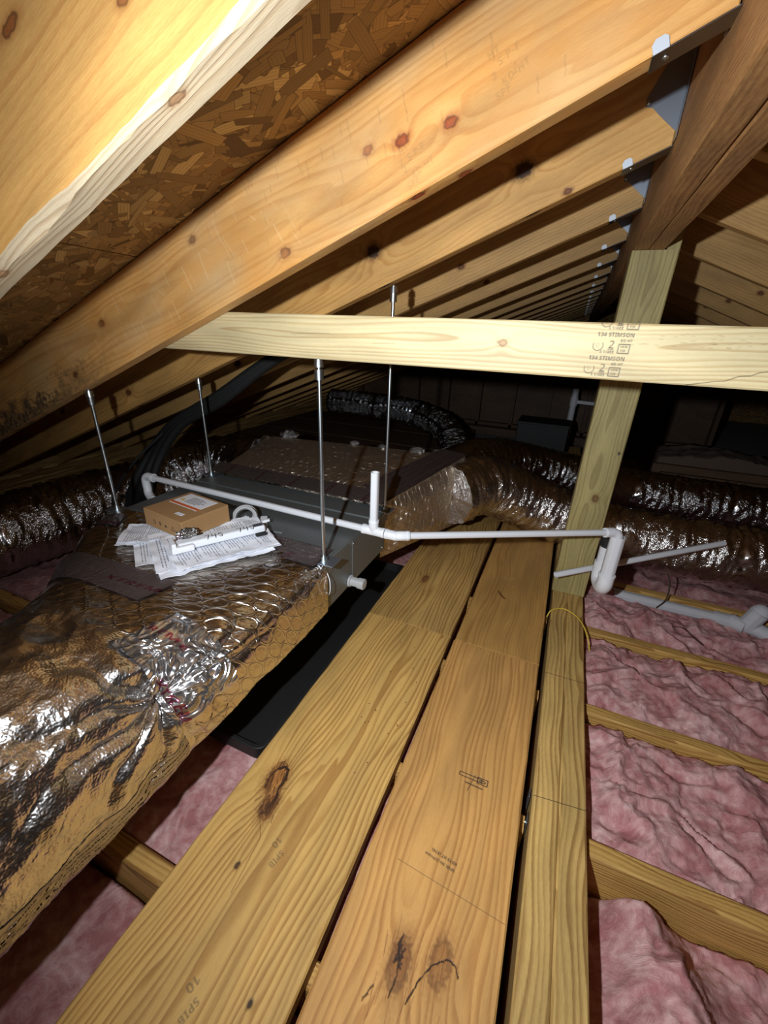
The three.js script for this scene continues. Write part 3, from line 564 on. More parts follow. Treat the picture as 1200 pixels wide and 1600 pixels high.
const billow = (x, y, o = 4) => { let q = 0, a = 0.5, f = 1; for (let i = 0; i < o; i++) { const v = n2(x * f + i * 11.3, y * f - i * 7.7); q += a * Math.sqrt(v * v + 0.04); a *= 0.55; f *= 2.1; } return q; };
const fluff = (x, z, amp, f = 1) => { const wx = 0.06 * n2(x * 6, z * 6), wz = 0.06 * n2(x * 6 + 30, z * 6); return amp * (1.4 * fbm((x + wx) * 4 * f, (z + wz) * 4 * f, 2) + 1.2 * (billow((x + wx) * 5 * f, (z + wz) * 5 * f, 3) - 0.35) + 0.07 * n2(x * 80, z * 80) + 0.16 * fbm(x * 24, z * 24, 2)); };
{
  const lab = { 0: 'pink insulation batt in the right foreground corner, lumped up against the nearest joist', 1: 'crumpled pink insulation batt between the first and second right joists', 2: 'pink insulation batt between the second and third right joists', 3: 'pink insulation batt between the third right joist and the white drain pipe' };
  for (let k = 0; k < 5; k++) {
    const z1 = -0.68 - 0.4125 * k + 0.4125 - 0.042, z0 = -0.68 - 0.4125 * k + 0.002, near = k < 4;
    const hgt = (x, z) => {
      const e = Math.min((x - 0.228) / 0.06, 1), ez = Math.min(Math.min(z - z0, z1 - z) / 0.05, 1);
      let y = -0.058 + fluff(x, z, k === 1 ? 0.030 : 0.025) + 0.004 * k - 0.004 - 0.02 * (1 - clamp(e)) - 0.020 * (1 - clamp(ez));
      if (k === 3) y += 0.03 * Math.exp(-Math.pow((x - 0.30) / 0.09, 2)) + 0.028 * Math.exp(-Math.pow((x - 0.46) / 0.08, 2) - Math.pow((z + 1.73) / 0.1, 2)) - 0.012;
      if (k === 2) y += 0.010;
      if (k === 0) { y = -0.17 + fluff(x, z, 0.028); const r = clamp((z - z0) / 0.36); y += (0.125 - 0.02 * r) * Math.exp(-Math.pow((x - 0.335 - 0.10 * r) / (0.06 + 0.07 * r), 2)) * sstep(0, 0.05, z - z0 + 0.015) + 0.045 * sstep(0.42, 0.7, x) + 0.05 * r * sstep(0.28, 0.4, x); }
      if (k === 4) y -= 0.09;
      return Math.max(y, -0.2);
    };
    one('insulation_batt', batt(0.229, near ? 1.5 : 3.3, k === 4 ? -5.0 : z0, z1, hgt, near ? 0.0055 : 0.03), M.pink, lab[k] || 'pink insulation under the foil ducts in the dark right of the post', 'insulation');
  }
  const ll = { '-1': 'flat dusty pink insulation batt in the left foreground under the foil duct', 0: 'pink insulation batt between the left joist and the black drain pan', 1: 'pink insulation batt under the black drain pan, showing left of the duct' };
  for (let k = -1; k < 3; k++) {
    const z1 = -0.68 - 0.4125 * k + 0.4125 - 0.03, z0 = -0.68 - 0.4125 * k + 0.014, near = k < 1;
    const hgt = (x, z) => {
      const edge = Math.min(Math.min(z - z0, z1 - z) / 0.05, 1);
      let y = (k < 0 ? -0.125 : k === 2 ? -0.12 : -0.072) + fluff(x, z, k < 0 ? 0.010 : 0.014, 0.9) - 0.014 * (1 - clamp(edge));
      if (k === -1) y += 0.012 * sstep(0.012, 0.0, Math.abs(x + 0.565 + 0.05 * (z + 0.1))) * (x > -0.57 ? 1 : 0.6);
      if (x > -1.45 && x < -0.5 && z < -0.5 && z > -1.7) y = Math.min(y, -0.046);
      if (x > -0.56) y = Math.min(y, -0.046);
      return Math.max(y, -0.2);
    };
    one('insulation_batt', batt(-3.15, 0.10, k === 2 ? -5.0 : z0, z1, hgt, near ? 0.008 : 0.025), M.pink, ll[k] || 'pink insulation lying deep under the foil plenum and the far plank', 'insulation');
  }
}

// ================================================================ AIR HANDLER, PAN, DUCTS
const UX0 = -1.305, UX1 = -0.517, UY0 = 0.252, UY1 = 0.412, UZ0 = -1.262, UZ1 = -0.76;
{
  const t = thing('drain_pan', 'black plastic drain pan on the insulation under the air handler', 'pan', null, [-0.9445, -0.0385, -1.065]);
  const w = 0.80, d = 1.02, h = 0.034, s = new THREE.Shape(), r = 0.03, rr = (S, W, D, q) => { S.moveTo(-W / 2 + q, -D / 2); S.lineTo(W / 2 - q, -D / 2); S.quadraticCurveTo(W / 2, -D / 2, W / 2, -D / 2 + q); S.lineTo(W / 2, D / 2 - q); S.quadraticCurveTo(W / 2, D / 2, W / 2 - q, D / 2); S.lineTo(-W / 2 + q, D / 2); S.quadraticCurveTo(-W / 2, D / 2, -W / 2, D / 2 - q); S.lineTo(-W / 2, -D / 2 + q); S.quadraticCurveTo(-W / 2, -D / 2, -W / 2 + q, -D / 2); return S; };
  rr(s, w - 0.012, d - 0.012, r); const base = new THREE.ExtrudeGeometry(s, { depth: 0.004, bevelEnabled: false }); base.rotateX(-Math.PI / 2);
  const wall = rr(new THREE.Shape(), w, d, r); wall.holes.push(rr(new THREE.Path(), w - 0.018, d - 0.018, r - 0.008)); const wg = new THREE.ExtrudeGeometry(wall, { depth: h, bevelEnabled: true, bevelSize: 0.002, bevelThickness: 0.003, bevelSegments: 2 }); wg.rotateX(-Math.PI / 2);
  part('base', base, M.pan, t); part('rim', wg, M.pan, t);
}
{
  const t = thing('air_handler', 'grey metal horizontal air handler hung on four threaded rods', 'air handler', null, [0, 0, 0]);
  const w = UX1 - UX0, h = UY1 - UY0, d = UZ1 - UZ0, cx = (UX0 + UX1) / 2, cy = (UY0 + UY1) / 2, cz = (UZ0 + UZ1) / 2;
  part('cabinet', at(box(w, h, d, 0.004, 2), cx, cy, cz), M.cabinet, t);
  part('top_panel', at(box(w - 0.006, 0.003, 0.30, 0.001), cx, UY1 + 0.0012, -1.08 + 0.08), M.cabinet, t);
  part('top_panel', at(box(w - 0.006, 0.005, 0.10, 0.001), cx, UY1 + 0.002, UZ0 + 0.052), M.cabinet, t, 'darker raised rear strip of the top');
  part('side_panel', at(box(0.003, h - 0.012, 0.24, 0.001), UX1 + 0.0012, cy, -1.12), M.cabinet, t);
  part('embossed_pad', at(box(0.07, 0.006, 0.035, 0.003, 2), -0.76, UY1 + 0.004, -0.94, 0, 0.15, 0), M.cabinet, t);
  for (const [x, y, z] of [[UX1 + 0.003, 0.40, -1.235], [UX1 + 0.003, 0.27, -1.235], [UX1 + 0.003, 0.395, -1.005]]) { const g = new THREE.CylinderGeometry(0.005, 0.005, 0.004, 6); g.rotateZ(Math.PI / 2); part('screw', g.translate(x, y, z), M.zinc, t); }
  for (const [x, z, s] of [[-1.31, -0.822, -1], [-0.512, -0.848, 1], [-1.31, -1.243, -1], [-0.515, -1.246, 1]]) {
    const p = box(0.072, 0.003, 0.05, 0.001), f = box(0.003, 0.045, 0.05, 0.001); at(p, x - s * 0.008, UY1 + 0.0045, z); at(f, s > 0 ? UX1 + 0.0018 : UX0 - 0.0018, UY1 - 0.02, z); part('bracket', merged([p, f]), M.galv, t);
  }
  const st = new THREE.LatheGeometry([[0, 0], [0.019, 0], [0.019, 0.006], [0.0145, 0.007], [0.0145, 0.03], [0.017, 0.031], [0.0175, 0.05], [0.015, 0.052], [0.004, 0.0525], [0, 0.052]].map((p) => new THREE.Vector2(...p)), 24);
  st.rotateZ(-Math.PI / 2); part('drain_stub', toCreasedNormals(st, 0.6).translate(UX1 + 0.001, 0.272, -0.985), M.greyCord, t, 'grey capped drain stub');
  const tie = tubeGeometry([[UX1 + 0.006, 0.395, -0.835], [UX1 + 0.02, 0.37, -0.83], [UX1 + 0.022, 0.335, -0.828], [UX1 + 0.006, 0.305, -0.845]], 0.0012, { segs: 20, round: 6 });
  part('cable_tie', tie, M.pvcFit, t, 'white plastic tie end hanging from the corner');
}
// threaded rods
{
  const rodLabels = ['threaded steel rod hanging from the stained rafter at the left', 'threaded steel rod hanging from the third rafter behind the black hoses', 'thick-looking threaded steel rod hanging from the tie beam in front of the foil plenum', 'threaded steel rod hanging from the third rafter and passing behind the tie beam'];
  const rods = [[-1.31, -0.822, Y0 - SL * 1.31], [-1.31, -1.243, Y0 - SL * 1.31], [-0.512, -0.848, 0.9352], [-0.515, -1.246, Y0 - SL * 0.515 - 0.004]];
  rods[2][0] = -0.525; 
  rods.forEach(([x, z, top], i) => {
    const t = thing('threaded_rod', rodLabels[i], 'rod', null, [x, UY1 - 0.012, z]), L = top - UY1 + 0.012, pts = [new THREE.Vector2(0, 0)], p = 0.0035, n = Math.floor(L / p);
    for (let k = 0; k < n; k++) { pts.push(new THREE.Vector2(0.0046, k * p), new THREE.Vector2(0.0054, k * p + p * 0.5)); } pts.push(new THREE.Vector2(0.0046, L), new THREE.Vector2(0, L));
    part('rod', new THREE.LatheGeometry(pts, 10), M.zinc, t);
    part('nut', new THREE.CylinderGeometry(0.0105, 0.0105, 0.009, 6).translate(0, 0.024, 0), M.zinc, t);
    part('washer', new THREE.CylinderGeometry(0.015, 0.015, 0.002, 20).translate(0, 0.0185, 0), M.zinc, t);
    part('coupling', new THREE.CylinderGeometry(0.0105, 0.0105, 0.022, 6).translate(0, L - 0.034, 0), M.zinc, t);
    part('anchor_head', new THREE.CylinderGeometry(0.0095, 0.0115, 0.016, 12).translate(0, L - 0.009 - (i < 2 || i === 3 ? 0.004 : 0), 0), M.zinc, t);
  });
}
// the return duct in the left foreground: bubble foil round the plenum, foil duct towards the camera
const DUCT = [ // z, x0, x1, y0, y1, exponent
  [-0.83, -1.325, -0.505, 0.236, 0.424, 9], [-0.70, -1.28, -0.500, 0.226, 0.432, 6], [-0.56, -1.18, -0.508, 0.205, 0.440, 4], [-0.44, -1.08, -0.525, 0.165, 0.452, 3], [-0.34, -1.01, -0.545, 0.115, 0.476, 2.4],
  [-0.22, -0.985, -0.55, 0.08, 0.500, 2.15], [-0.08, -0.98, -0.548, 0.075, 0.505, 2.05], [0.2, -0.98, -0.545, 0.07, 0.505, 2], [0.7, -0.98, -0.545, 0.07, 0.505, 2]];
function ductSection(z) {
  let i = 0; while (i < DUCT.length - 2 && DUCT[i + 1][0] < z) i++;
  const a = DUCT[i], b = DUCT[i + 1], t = clamp((z - a[0]) / (b[0] - a[0])), s = t * t * (3 - 2 * t); return a.map((v, k) => lerp(v, b[k], k ? lerp(t, s, 0.5) : t));
}
function ductPoint(z, a) { // a: 0 at the right side, counter-clockwise
  const [, x0, x1, y0, y1, n] = ductSection(z), c = Math.cos(a), s = Math.sin(a), e = 2 / n;
  return [(x0 + x1) / 2 + (x1 - x0) / 2 * Math.sign(c) * Math.pow(Math.abs(c), e), (y0 + y1) / 2 + (y1 - y0) / 2 * Math.sign(s) * Math.pow(Math.abs(s), e)];
}
const GATHER = { z: -0.36, a: 0.62 };
function ductWrinkle(z, a, arc) {
  const near = sstep(-0.52, -0.30, z);
  let d = lerp(0.0030, 0.007, near) * (ridge(z * 5 + 3, arc * 6, 3) - 0.45) + lerp(0.004, 0.010, near) * fbm(z * 3 + 9, arc * 3, 2);
  // pleats fanning out of the taped gather
  const dz = z - GATHER.z, da = (arc - 0.10), r = Math.hypot(dz, da) + 1e-4, ang = Math.atan2(da, dz);
  d += 0.016 * Math.exp(-Math.pow(r / 0.22, 2)) * (Math.abs(Math.sin(ang * 5.5 + 0.8 * n2(r * 8, ang))) - 0.6) * sstep(0.0, 0.05, r);
  d -= 0.022 * Math.exp(-Math.pow(r / 0.05, 2));
  // the near tube's long soft ribs across the axis
  d += near * 0.0060 * (ridge(z * 26 + 3 * n2(z * 4, arc * 4), arc * 5, 2) - 0.4) * sstep(-0.3, -0.05, z) * (0.6 + 0.6 * n2(z * 4, arc * 5 + 9));
  d += near * 0.0022 * (ridge(z * 13, arc * 13 + 40, 2) - 0.4);
  return d;
}
function ductSurface(z0, z1, a0, a1, nz, na, lift, uvS, full) {
  const pos = [], uv = [], idx = [];
  for (let i = 0; i <= nz; i++) {
    const z = lerp(z0, z1, i / nz); let arc = 0, last = null; const ring = [];
    // arc length measured from the right side
    for (let j = 0; j <= na; j++) { const a = lerp(a0, a1, j / na), p = ductPoint(z, a); if (last) arc += Math.hypot(p[0] - last[0], p[1] - last[1]); ring.push([a, p, arc]); last = p; }
    const sec = ductSection(z), cx = (sec[1] + sec[2]) / 2, cy = (sec[3] + sec[4]) / 2;
    ring.forEach(([a, p, s], j) => {
      let nx = 0, ny = 0; const q = ductPoint(z, a + 0.02), r = ductPoint(z, a - 0.02); nx = q[1] - r[1]; ny = -(q[0] - r[0]); const l = Math.hypot(nx, ny) || 1; nx /= l; ny /= l;
      const arcAbs = ((a) => { const w = (((a + Math.PI) % (2 * Math.PI)) + 2 * Math.PI) % (2 * Math.PI) - Math.PI; return w * 0.25; })(a);
      const d = ductWrinkle(z, a, full ? (j === na ? (((a0 + Math.PI) % (2 * Math.PI)) - Math.PI) * 0.25 : arcAbs) : arcAbs) + lift;
      pos.push(p[0] + nx * d, p[1] + ny * d, z); uv.push(z / uvS, s / uvS);
      if (i && j) { const k = i * (na + 1) + j; idx.push(k - na - 2, k - na - 1, k - 1, k - na - 1, k, k - 1); }
    });
  }
  const g = new THREE.BufferGeometry(); g.setAttribute('position', new THREE.Float32BufferAttribute(pos, 3)); g.setAttribute('uv', new THREE.Float32BufferAttribute(uv, 2)); g.setIndex(idx); g.computeVertexNormals();
  const nn = g.attributes.normal; // outward?
  const k = Math.floor(na / 4); if (full && nn.getY(Math.floor(nz / 2) * (na + 1) + Math.round(na * 0.75)) < 0) { const I = g.index.array; for (let i = 0; i < I.length; i += 3) { const t = I[i]; I[i] = I[i + 1]; I[i + 1] = t; } g.computeVertexNormals(); }
  return g;
}
{
  const t = thing('return_duct', 'big crinkled foil duct from the air handler to the left foreground, wrapped in bubble foil', 'duct', null, [0, 0, 0]);
  part('plenum_wrap', ductSurface(-0.83, -0.38, -Math.PI, Math.PI, 150, 320, 0, 0.68, true), M.bubble, t, 'bubble-foil wrap with round bubble prints');
  part('foil_sleeve', ductSurface(-0.385, 0.65, -Math.PI, Math.PI, 260, 320, 0.0015, 0.5, true), M.foil, t, 'smooth crinkled silver foil sleeve');
  part('foil_patch', ductSurface(-0.48, -0.35, 0.02, 1.2, 70, 70, 0.006, 0.3, false), M.tape, t, 'bright silver tape patch with red print over the gathered seam');
  const pc = canvasOf(1024, 128), px = pc.getContext('2d'), pr = mulberry(91); px.fillStyle = '#d6d2cc'; px.fillRect(0, 0, 1024, 128); px.fillStyle = '#1c1814';
  for (let row = 0; row < 5; row++) { let q = 10; while (q < 1010) { const l = 3 + pr() * 9; if (pr() < 0.88) px.fillRect(q, 14 + row * 22, l, 4 + (row % 2) * 3); q += l + 3; } }
  px.font = 'bold 60px sans-serif'; px.save(); px.translate(500, 100); px.scale(-1, 1); px.fillText('TL', 0, 0); px.restore();
  const printFoil = new THREE.MeshStandardMaterial({ map: canvasTexture(pc, true, true), metalness: 1, roughness: 0.3, bumpMap: M.foil.bumpMap, bumpScale: 0.0012 });
  { const g = ductSurface(-0.37, 0.12, -0.44, -0.12, 160, 20, 0.0026, 1, false), u = g.attributes.uv; for (let i = 0; i < u.count; i++) u.setXY(i, u.getX(i) / 0.5, clamp(u.getY(i) / 0.062, 0, 1)); part('printed_band', g, printFoil, t, 'rows of small black print along the lower edge'); }
  part('seam_tape', ductSurface(-0.79, -0.715, 1.9, 3.0, 24, 120, 0.003, 0.42, false), M.clearTape, t, 'shiny tape band with red print across the top');
  part('seam_tape', ductSurface(-0.57, -0.47, 1.5, 2.9, 24, 120, 0.003, 0.42, false), M.clearTape, t, 'dull tape band with red print across the top');
  // tape holding the wrap to the cabinet top and its right edge
  const cap = new THREE.PlaneGeometry(0.42, 0.10, 80, 20); cap.rotateX(-Math.PI / 2); { const p = cap.attributes.position; for (let i = 0; i < p.count; i++) p.setY(i, 0.003 * ridge(p.getX(i) * 20, p.getZ(i) * 20, 2)); cap.computeVertexNormals(); }
  part('edge_tape', cap.translate(-0.735, 0.424, -0.845), M.clearTape, t, 'thin tape strip on the air handler top');
}
// supply plenum behind the unit
{
  const t = thing('supply_plenum', 'bubble-foil wrapped supply plenum box behind the air handler', 'duct', null, [0, 0, 0]);
  const faces = { top: [[-1.30, 0.425, -1.262], [-0.535, 0.425, -1.262], [-0.39, 0.46, -1.93], [-1.44, 0.45, -1.80]], right: [[-0.535, 0.425, -1.262], [-0.545, 0.19, -1.29], [-0.385, 0.11, -1.93], [-0.39, 0.46, -1.93]], left: [[-1.44, 0.45, -1.80], [-1.40, 0.16, -1.80], [-1.29, 0.19, -1.29], [-1.30, 0.425, -1.262]], bottom: [[-1.29, 0.19, -1.29], [-1.40, 0.14, -1.80], [-0.385, 0.11, -1.93], [-0.545, 0.19, -1.29]], back: [[-0.39, 0.46, -1.93], [-0.385, 0.11, -1.93], [-1.40, 0.14, -1.80], [-1.44, 0.45, -1.80]] };
  for (const [nm, q] of Object.entries(faces)) {
    const n = 90, pos = [], uv = [], idx = [], A = V(...q[0]), B = V(...q[1]), C = V(...q[2]), D = V(...q[3]), N = B.clone().sub(A).cross(D.clone().sub(A)).normalize();
    const ctr = V(-0.9, 0.3, -1.6); if (N.dot(A.clone().add(C).multiplyScalar(0.5).sub(ctr)) < 0) N.negate();
    for (let j = 0; j <= n; j++) for (let i = 0; i <= n; i++) {
      const u = i / n, v = j / n, p = A.clone().lerp(B, u).lerp(D.clone().lerp(C, u), v), e = Math.min(u, 1 - u, v, 1 - v), puff = 0.02 * sstep(0, 0.25, e) - (e < 0.001 ? 0 : 0) + (0.009 * (ridge(p.x * 6 + p.y * 3, p.z * 6 + p.y * 4, 3) - 0.4) + 0.004 * n2(p.x * 30, p.z * 30 + p.y * 9)) * sstep(0, 0.04, e);
      p.addScaledVector(N, puff); pos.push(p.x, p.y, p.z); uv.push(u * A.distanceTo(B) / 0.46, v * A.distanceTo(D) / 0.46);
      if (i && j) { const a = j * (n + 1) + i, b = a - 1, c = a - n - 1, d = c - 1; idx.push(d, c, b, c, a, b); }
    }
    const g = new THREE.BufferGeometry(); g.setAttribute('position', new THREE.Float32BufferAttribute(pos, 3)); g.setAttribute('uv', new THREE.Float32BufferAttribute(uv, 2)); g.setIndex(idx); g.computeVertexNormals();
    const k = V().fromBufferAttribute(g.attributes.normal, Math.floor(n / 2) * (n + 1) + Math.floor(n / 2)); if (k.dot(N) < 0) { const I = g.index.array; for (let i = 0; i < I.length; i += 3) { const w = I[i]; I[i] = I[i + 1]; I[i + 1] = w; } g.computeVertexNormals(); }
    part(nm + '_wrap', g, M.bubbleFar, t);
  }
  const strip = (a, b, c, d, name) => { const n = 60, m = 6, pos = [], uv = [], idx = []; for (let j = 0; j <= m; j++) for (let i = 0; i <= n; i++) { const u = i / n, v = j / m, p = V(...a).lerp(V(...b), u).lerp(V(...d).lerp(V(...c), u), v); p.y += 0.003 * ridge(u * 20, v * 3, 2); pos.push(p.x, p.y, p.z); uv.push(u * 2.5, v * 0.3); if (i && j) { const A = j * (n + 1) + i, B = A - 1, C = A - n - 1, D = C - 1; idx.push(D, B, C, C, B, A); } } const g = new THREE.BufferGeometry(); g.setAttribute('position', new THREE.Float32BufferAttribute(pos, 3)); g.setAttribute('uv', new THREE.Float32BufferAttribute(uv, 2)); g.setIndex(idx); g.computeVertexNormals(); return part(name, g, M.clearTape, t); };
  strip([-1.32, 0.432, -1.245], [-0.53, 0.432, -1.245], [-0.52, 0.448, -1.33], [-1.34, 0.445, -1.33], 'seam_tape');
  strip([-0.66, 0.447, -1.36], [-0.53, 0.433, -1.265], [-0.385, 0.468, -1.93], [-0.50, 0.488, -1.90], 'seam_tape');
  for (const [x, z, s] of [[-1.33, -1.83, 0.05], [-0.95, -1.86, 0.025], [-0.80, -1.87, 0.02], [-0.62, -1.89, 0.035], [-0.52, -1.90, 0.03]]) {
    const g = new THREE.IcosahedronGeometry(s, 3), p = g.attributes.position; for (let i = 0; i < p.count; i++) { const q = V().fromBufferAttribute(p, i), k = 0.6 + 0.5 * (ridge(q.x * 60 + x * 9, q.y * 60 + q.z * 50, 2)); p.setXYZ(i, q.x * k * 1.3, q.y * k * 0.5, q.z * k); } g.computeVertexNormals();
    part('tape_crumple', g.translate(x, 0.465, z), M.tape, t);
  }
}
// flexible ducts
function flex(label, pts, r, mat, { segs = 220, round = 44, rib = 0.004, pitch = 0.05, wr = 0.022 } = {}, group) {
  const off = pts[0][0] * 3;
  const g = tubeGeometry(pts, r, { segs, round, uvScale: 0.5, disp: (s, a) => rib * (Math.abs(Math.sin(Math.PI * s / pitch + 0.25 * n2(s * 5, Math.cos(a) + off))) - 0.5) + wr * (ridge(s * 4 + off, Math.sin(a) * 1.2 + Math.cos(a) * 0.7, 3) - 0.4) * 0.6 + 0.005 * n3(s * 30, Math.cos(a) * 5, Math.sin(a) * 5) });
  return one('flexible_duct', g, mat, label, 'duct', group);
}
flex('silver flexible duct running from the supply plenum behind the post, nearest of the two there', [[-0.42, 0.30, -1.80], [-0.30, 0.30, -2.02], [-0.08, 0.19, -2.18], [0.2, 0.10, -2.24], [0.6, 0.085, -2.22], [1.2, 0.09, -2.26], [2.2, 0.09, -2.3]], 0.145, M.flexNear, { segs: 460, rib: 0.003, wr: 0.03 });
flex('dark silver flexible duct lying behind the nearer one, right of the plenum', [[-0.55, 0.28, -1.98], [-0.35, 0.30, -2.45], [0.0, 0.2, -2.78], [0.5, 0.13, -2.86], [1.2, 0.11, -2.9], [2.4, 0.1, -2.95]], 0.14, M.flexFoil, { segs: 420 });
flex('glossy black flexible duct curling down at the back behind the plenum', [[-2.15, 0.33, -3.7], [-1.7, 0.33, -3.7], [-1.25, 0.31, -3.65], [-0.86, 0.24, -3.4], [-0.72, 0.10, -3.05], [-0.95, 0.03, -2.7]], 0.115, M.flexDark, { segs: 320, rib: 0.008, wr: 0.035 });
flex('crinkled silver flexible duct along the left edge below the rafters', [[-2.35, 0.12, 0.7], [-2.18, 0.13, -0.3], [-2.09, 0.14, -0.9], [-2.0, 0.16, -1.35], [-1.78, 0.24, -1.75], [-1.40, 0.30, -1.72]], 0.165, M.flexFoil, { segs: 460, wr: 0.03 });

// ================================================================ PIPES
{
  const t = thing('condensate_pipe', 'long white drain pipe over the air handler, with riser and trap by the post', 'pipe', null, [0, 0, 0]);
  const r = 0.0107, R = 0.0145, yA = 0.452, zA = -1.02;
  const E = [-1.415, yA, -1.03], T = [-0.455, yA - 0.006, zA], Cc = [-0.385, yA - 0.008, zA - 0.003], F = [0.232, 0.405, -1.46];
  part('pipe', pipeGeometry(toward(E, T, 0.02), toward(T, E, 0.03), r), M.pvc, t);
  // double elbow at the left end
  part('elbow', tubeGeometry([toward(E, T, 0.032), E, [E[0] - 0.012, yA - 0.010, E[2]], [E[0] - 0.014, yA - 0.03, E[2]], [E[0] - 0.010, yA - 0.05, E[2] + 0.002]], 0.0150, { segs: 30, round: 20 }), M.pvcFit, t);
  part('elbow', tubeGeometry([[E[0] - 0.012, yA - 0.045, E[2]], [E[0] - 0.008, yA - 0.066, E[2] + 0.004], [E[0] + 0.012, yA - 0.078, E[2] + 0.012], [E[0] + 0.04, yA - 0.082, E[2] + 0.022]], 0.0150, { segs: 30, round: 20 }), M.pvcFit, t);
  part('collar', socketGeometry(toward(E, T, 0.012), toward(E, T, 0.036), 0.0152), M.pvcFit, t);
  part('pipe', pipeGeometry([E[0] + 0.035, yA - 0.081, E[2] + 0.02], [E[0] + 0.066, yA - 0.083, E[2] + 0.03], 0.012), M.pvc, t);
  // tee and riser
  part('tee', merged([socketGeometry(T, toward(T, E, 0.036), R), socketGeometry(T, toward(T, Cc, 0.036), R), socketGeometry(T, [T[0], T[1] + 0.036, T[2]], R), new THREE.SphereGeometry(R, 20, 14).translate(...T)]), M.pvcFit, t);
  part('riser', pipeGeometry([T[0], T[1] + 0.018, T[2]], [T[0], T[1] + 0.185, T[2]], r + 0.0018), M.pvc, t);
  part('coupling', merged([socketGeometry(Cc, toward(Cc, T, 0.032), R), socketGeometry(Cc, toward(Cc, F, 0.042), R), new THREE.SphereGeometry(R, 20, 14).translate(...Cc)]), M.pvcFit, t);
  part('pipe', pipeGeometry(toward(Cc, F, 0.02), toward(F, Cc, 0.004), r), M.pvc, t);
  part('elbow', tubeGeometry([toward(F, Cc, 0.03), F, [F[0] + 0.014, F[1] - 0.008, F[2] - 0.006], [F[0] + 0.019, F[1] - 0.026, F[2] - 0.008]], 0.0165, { segs: 24, round: 20 }), M.pvcFit, t);
  part('collar', socketGeometry(toward(F, Cc, 0.012), toward(F, Cc, 0.034), 0.0155), M.pvcFit, t);
  // trap
  const X = F[0] + 0.019, Z = F[2] - 0.008;
  part('trap_barrel', pipeGeometry([X, 0.20, Z], [X, F[1] - 0.014, Z], 0.0235), M.pvc, t);
  part('trap_bend', merged([tubeGeometry([[X, 0.236, Z], [X, 0.20, Z], [X - 0.002, 0.182, Z - 0.012], [X - 0.006, 0.176, Z - 0.036], [X - 0.012, 0.184, Z - 0.062], [X - 0.014, 0.21, Z - 0.072], [X - 0.014, 0.25, Z - 0.072]], 0.0262, { segs: 40, round: 22 })]), M.pvcFit, t);
  part('trap_collar', socketGeometry([X, 0.205, Z], [X, 0.243, Z], 0.0262), M.pvcFit, t);
  part('trap_outlet', pipeGeometry([X - 0.014, 0.235, Z - 0.072], [X - 0.014, 0.322, Z - 0.072], 0.022), M.pvc, t);
  part('rubber_sleeve', merged([socketGeometry([X - 0.014, 0.315, Z - 0.072], [X - 0.014, 0.352, Z - 0.072], 0.0245), new THREE.TorusGeometry(0.0245, 0.003, 8, 24).rotateX(Math.PI / 2).translate(X - 0.014, 0.325, Z - 0.072)]), M.rubber, t, 'black rubber sleeve');
}
one('loose_pipe', pipeGeometry([0.094, 0.142, -1.56], [0.72, 0.238, -1.98], 0.0125), M.pvc, 'loose length of white plastic pipe leaning across behind the white trap', 'pipe');
{
  const t = thing('floor_drain_pipe', 'dusty white drain pipe lying low on insulation, with a domed fitting at the right edge', 'pipe', null, [0, 0, 0]);
  const y = -0.040, z = -1.845, r = 0.0235, dusty = M.pvc.clone(); dusty.color.setRGB(0.52, 0.52, 0.54); dusty.roughness = 0.7;
  part('pipe', pipeGeometry([0.36, y, z], [0.835, y - 0.004, z], r), dusty, t);
  part('coupling', socketGeometry([0.735, y - 0.002, z], [0.795, y - 0.003, z], 0.0285), dusty, t);
  part('wye_body', merged([socketGeometry([0.835, y, z + 0.03], [0.795, y, z], 0.029), tubeGeometry([[0.785, y, z], [0.865, y, z + 0.02], [0.95, y - 0.01, z + 0.05], [1.2, y - 0.02, z + 0.09]], 0.0285, { segs: 30, round: 20 }), socketGeometry([0.84, y, z + 0.015], [0.865, y + 0.075, z + 0.015], 0.032)]), dusty, t);
  const cp = new THREE.LatheGeometry([[0, 0.034], [0.012, 0.033], [0.026, 0.024], [0.034, 0.006], [0.034, 0], [0, 0]].map((p) => new THREE.Vector2(...p)), 24); cp.rotateZ(-0.3); part('cap', cp.translate(0.866, y + 0.073, z + 0.015), dusty, t, 'domed white cap');
  part('strap', tubeGeometry([[0.545, 0.085, z - 0.05], [0.555, 0.06, z - 0.02], [0.548, 0.0, z + 0.026], [0.525, -0.045, z + 0.03]], 0.0032, { segs: 30, round: 8 }), M.seam, t, 'dark wire strap over the pipe');
}
// refrigerant hoses
{
  const lb = ['leftmost black insulated hose in the bundle curving down beside the left rod', 'middle black insulated hose in the bundle curving down from the rafters', 'rightmost black insulated hose in the bundle, nearest the white elbow'];
  [0, 1, 2].forEach((i) => {
    const o = (i - 1) * 0.055;
    one('insulated_hose', tubeGeometry([[-0.8, 1.02 + o * 0.2, -1.58], [-1.12, 0.885 - o * 0.1, -1.50], [-1.40, 0.70 - o * 0.3, -1.44], [-1.66 + o * 0.5, 0.55, -1.40], [-1.80 + o, 0.38, -1.36 + o * 0.3], [-1.80 + o * 1.1, 0.24, -1.26], [-1.64 + o * 0.7, 0.20 + 0.03 * i, -1.12], [-1.325, 0.29 + 0.03 * i, -1.06 + o]], 0.02, { segs: 90, round: 16 }), M.rubber, lb[i], 'hose');
  });
  one('control_cable', tubeGeometry([[-1.70, 0.52, -1.36], [-1.78, 0.40, -1.25], [-1.72, 0.30, -1.08], [-1.60, 0.22, -0.98]], 0.006, { segs: 40, round: 8 }), M.rubber, 'thin black cable hanging left of the hoses', 'cable');
}
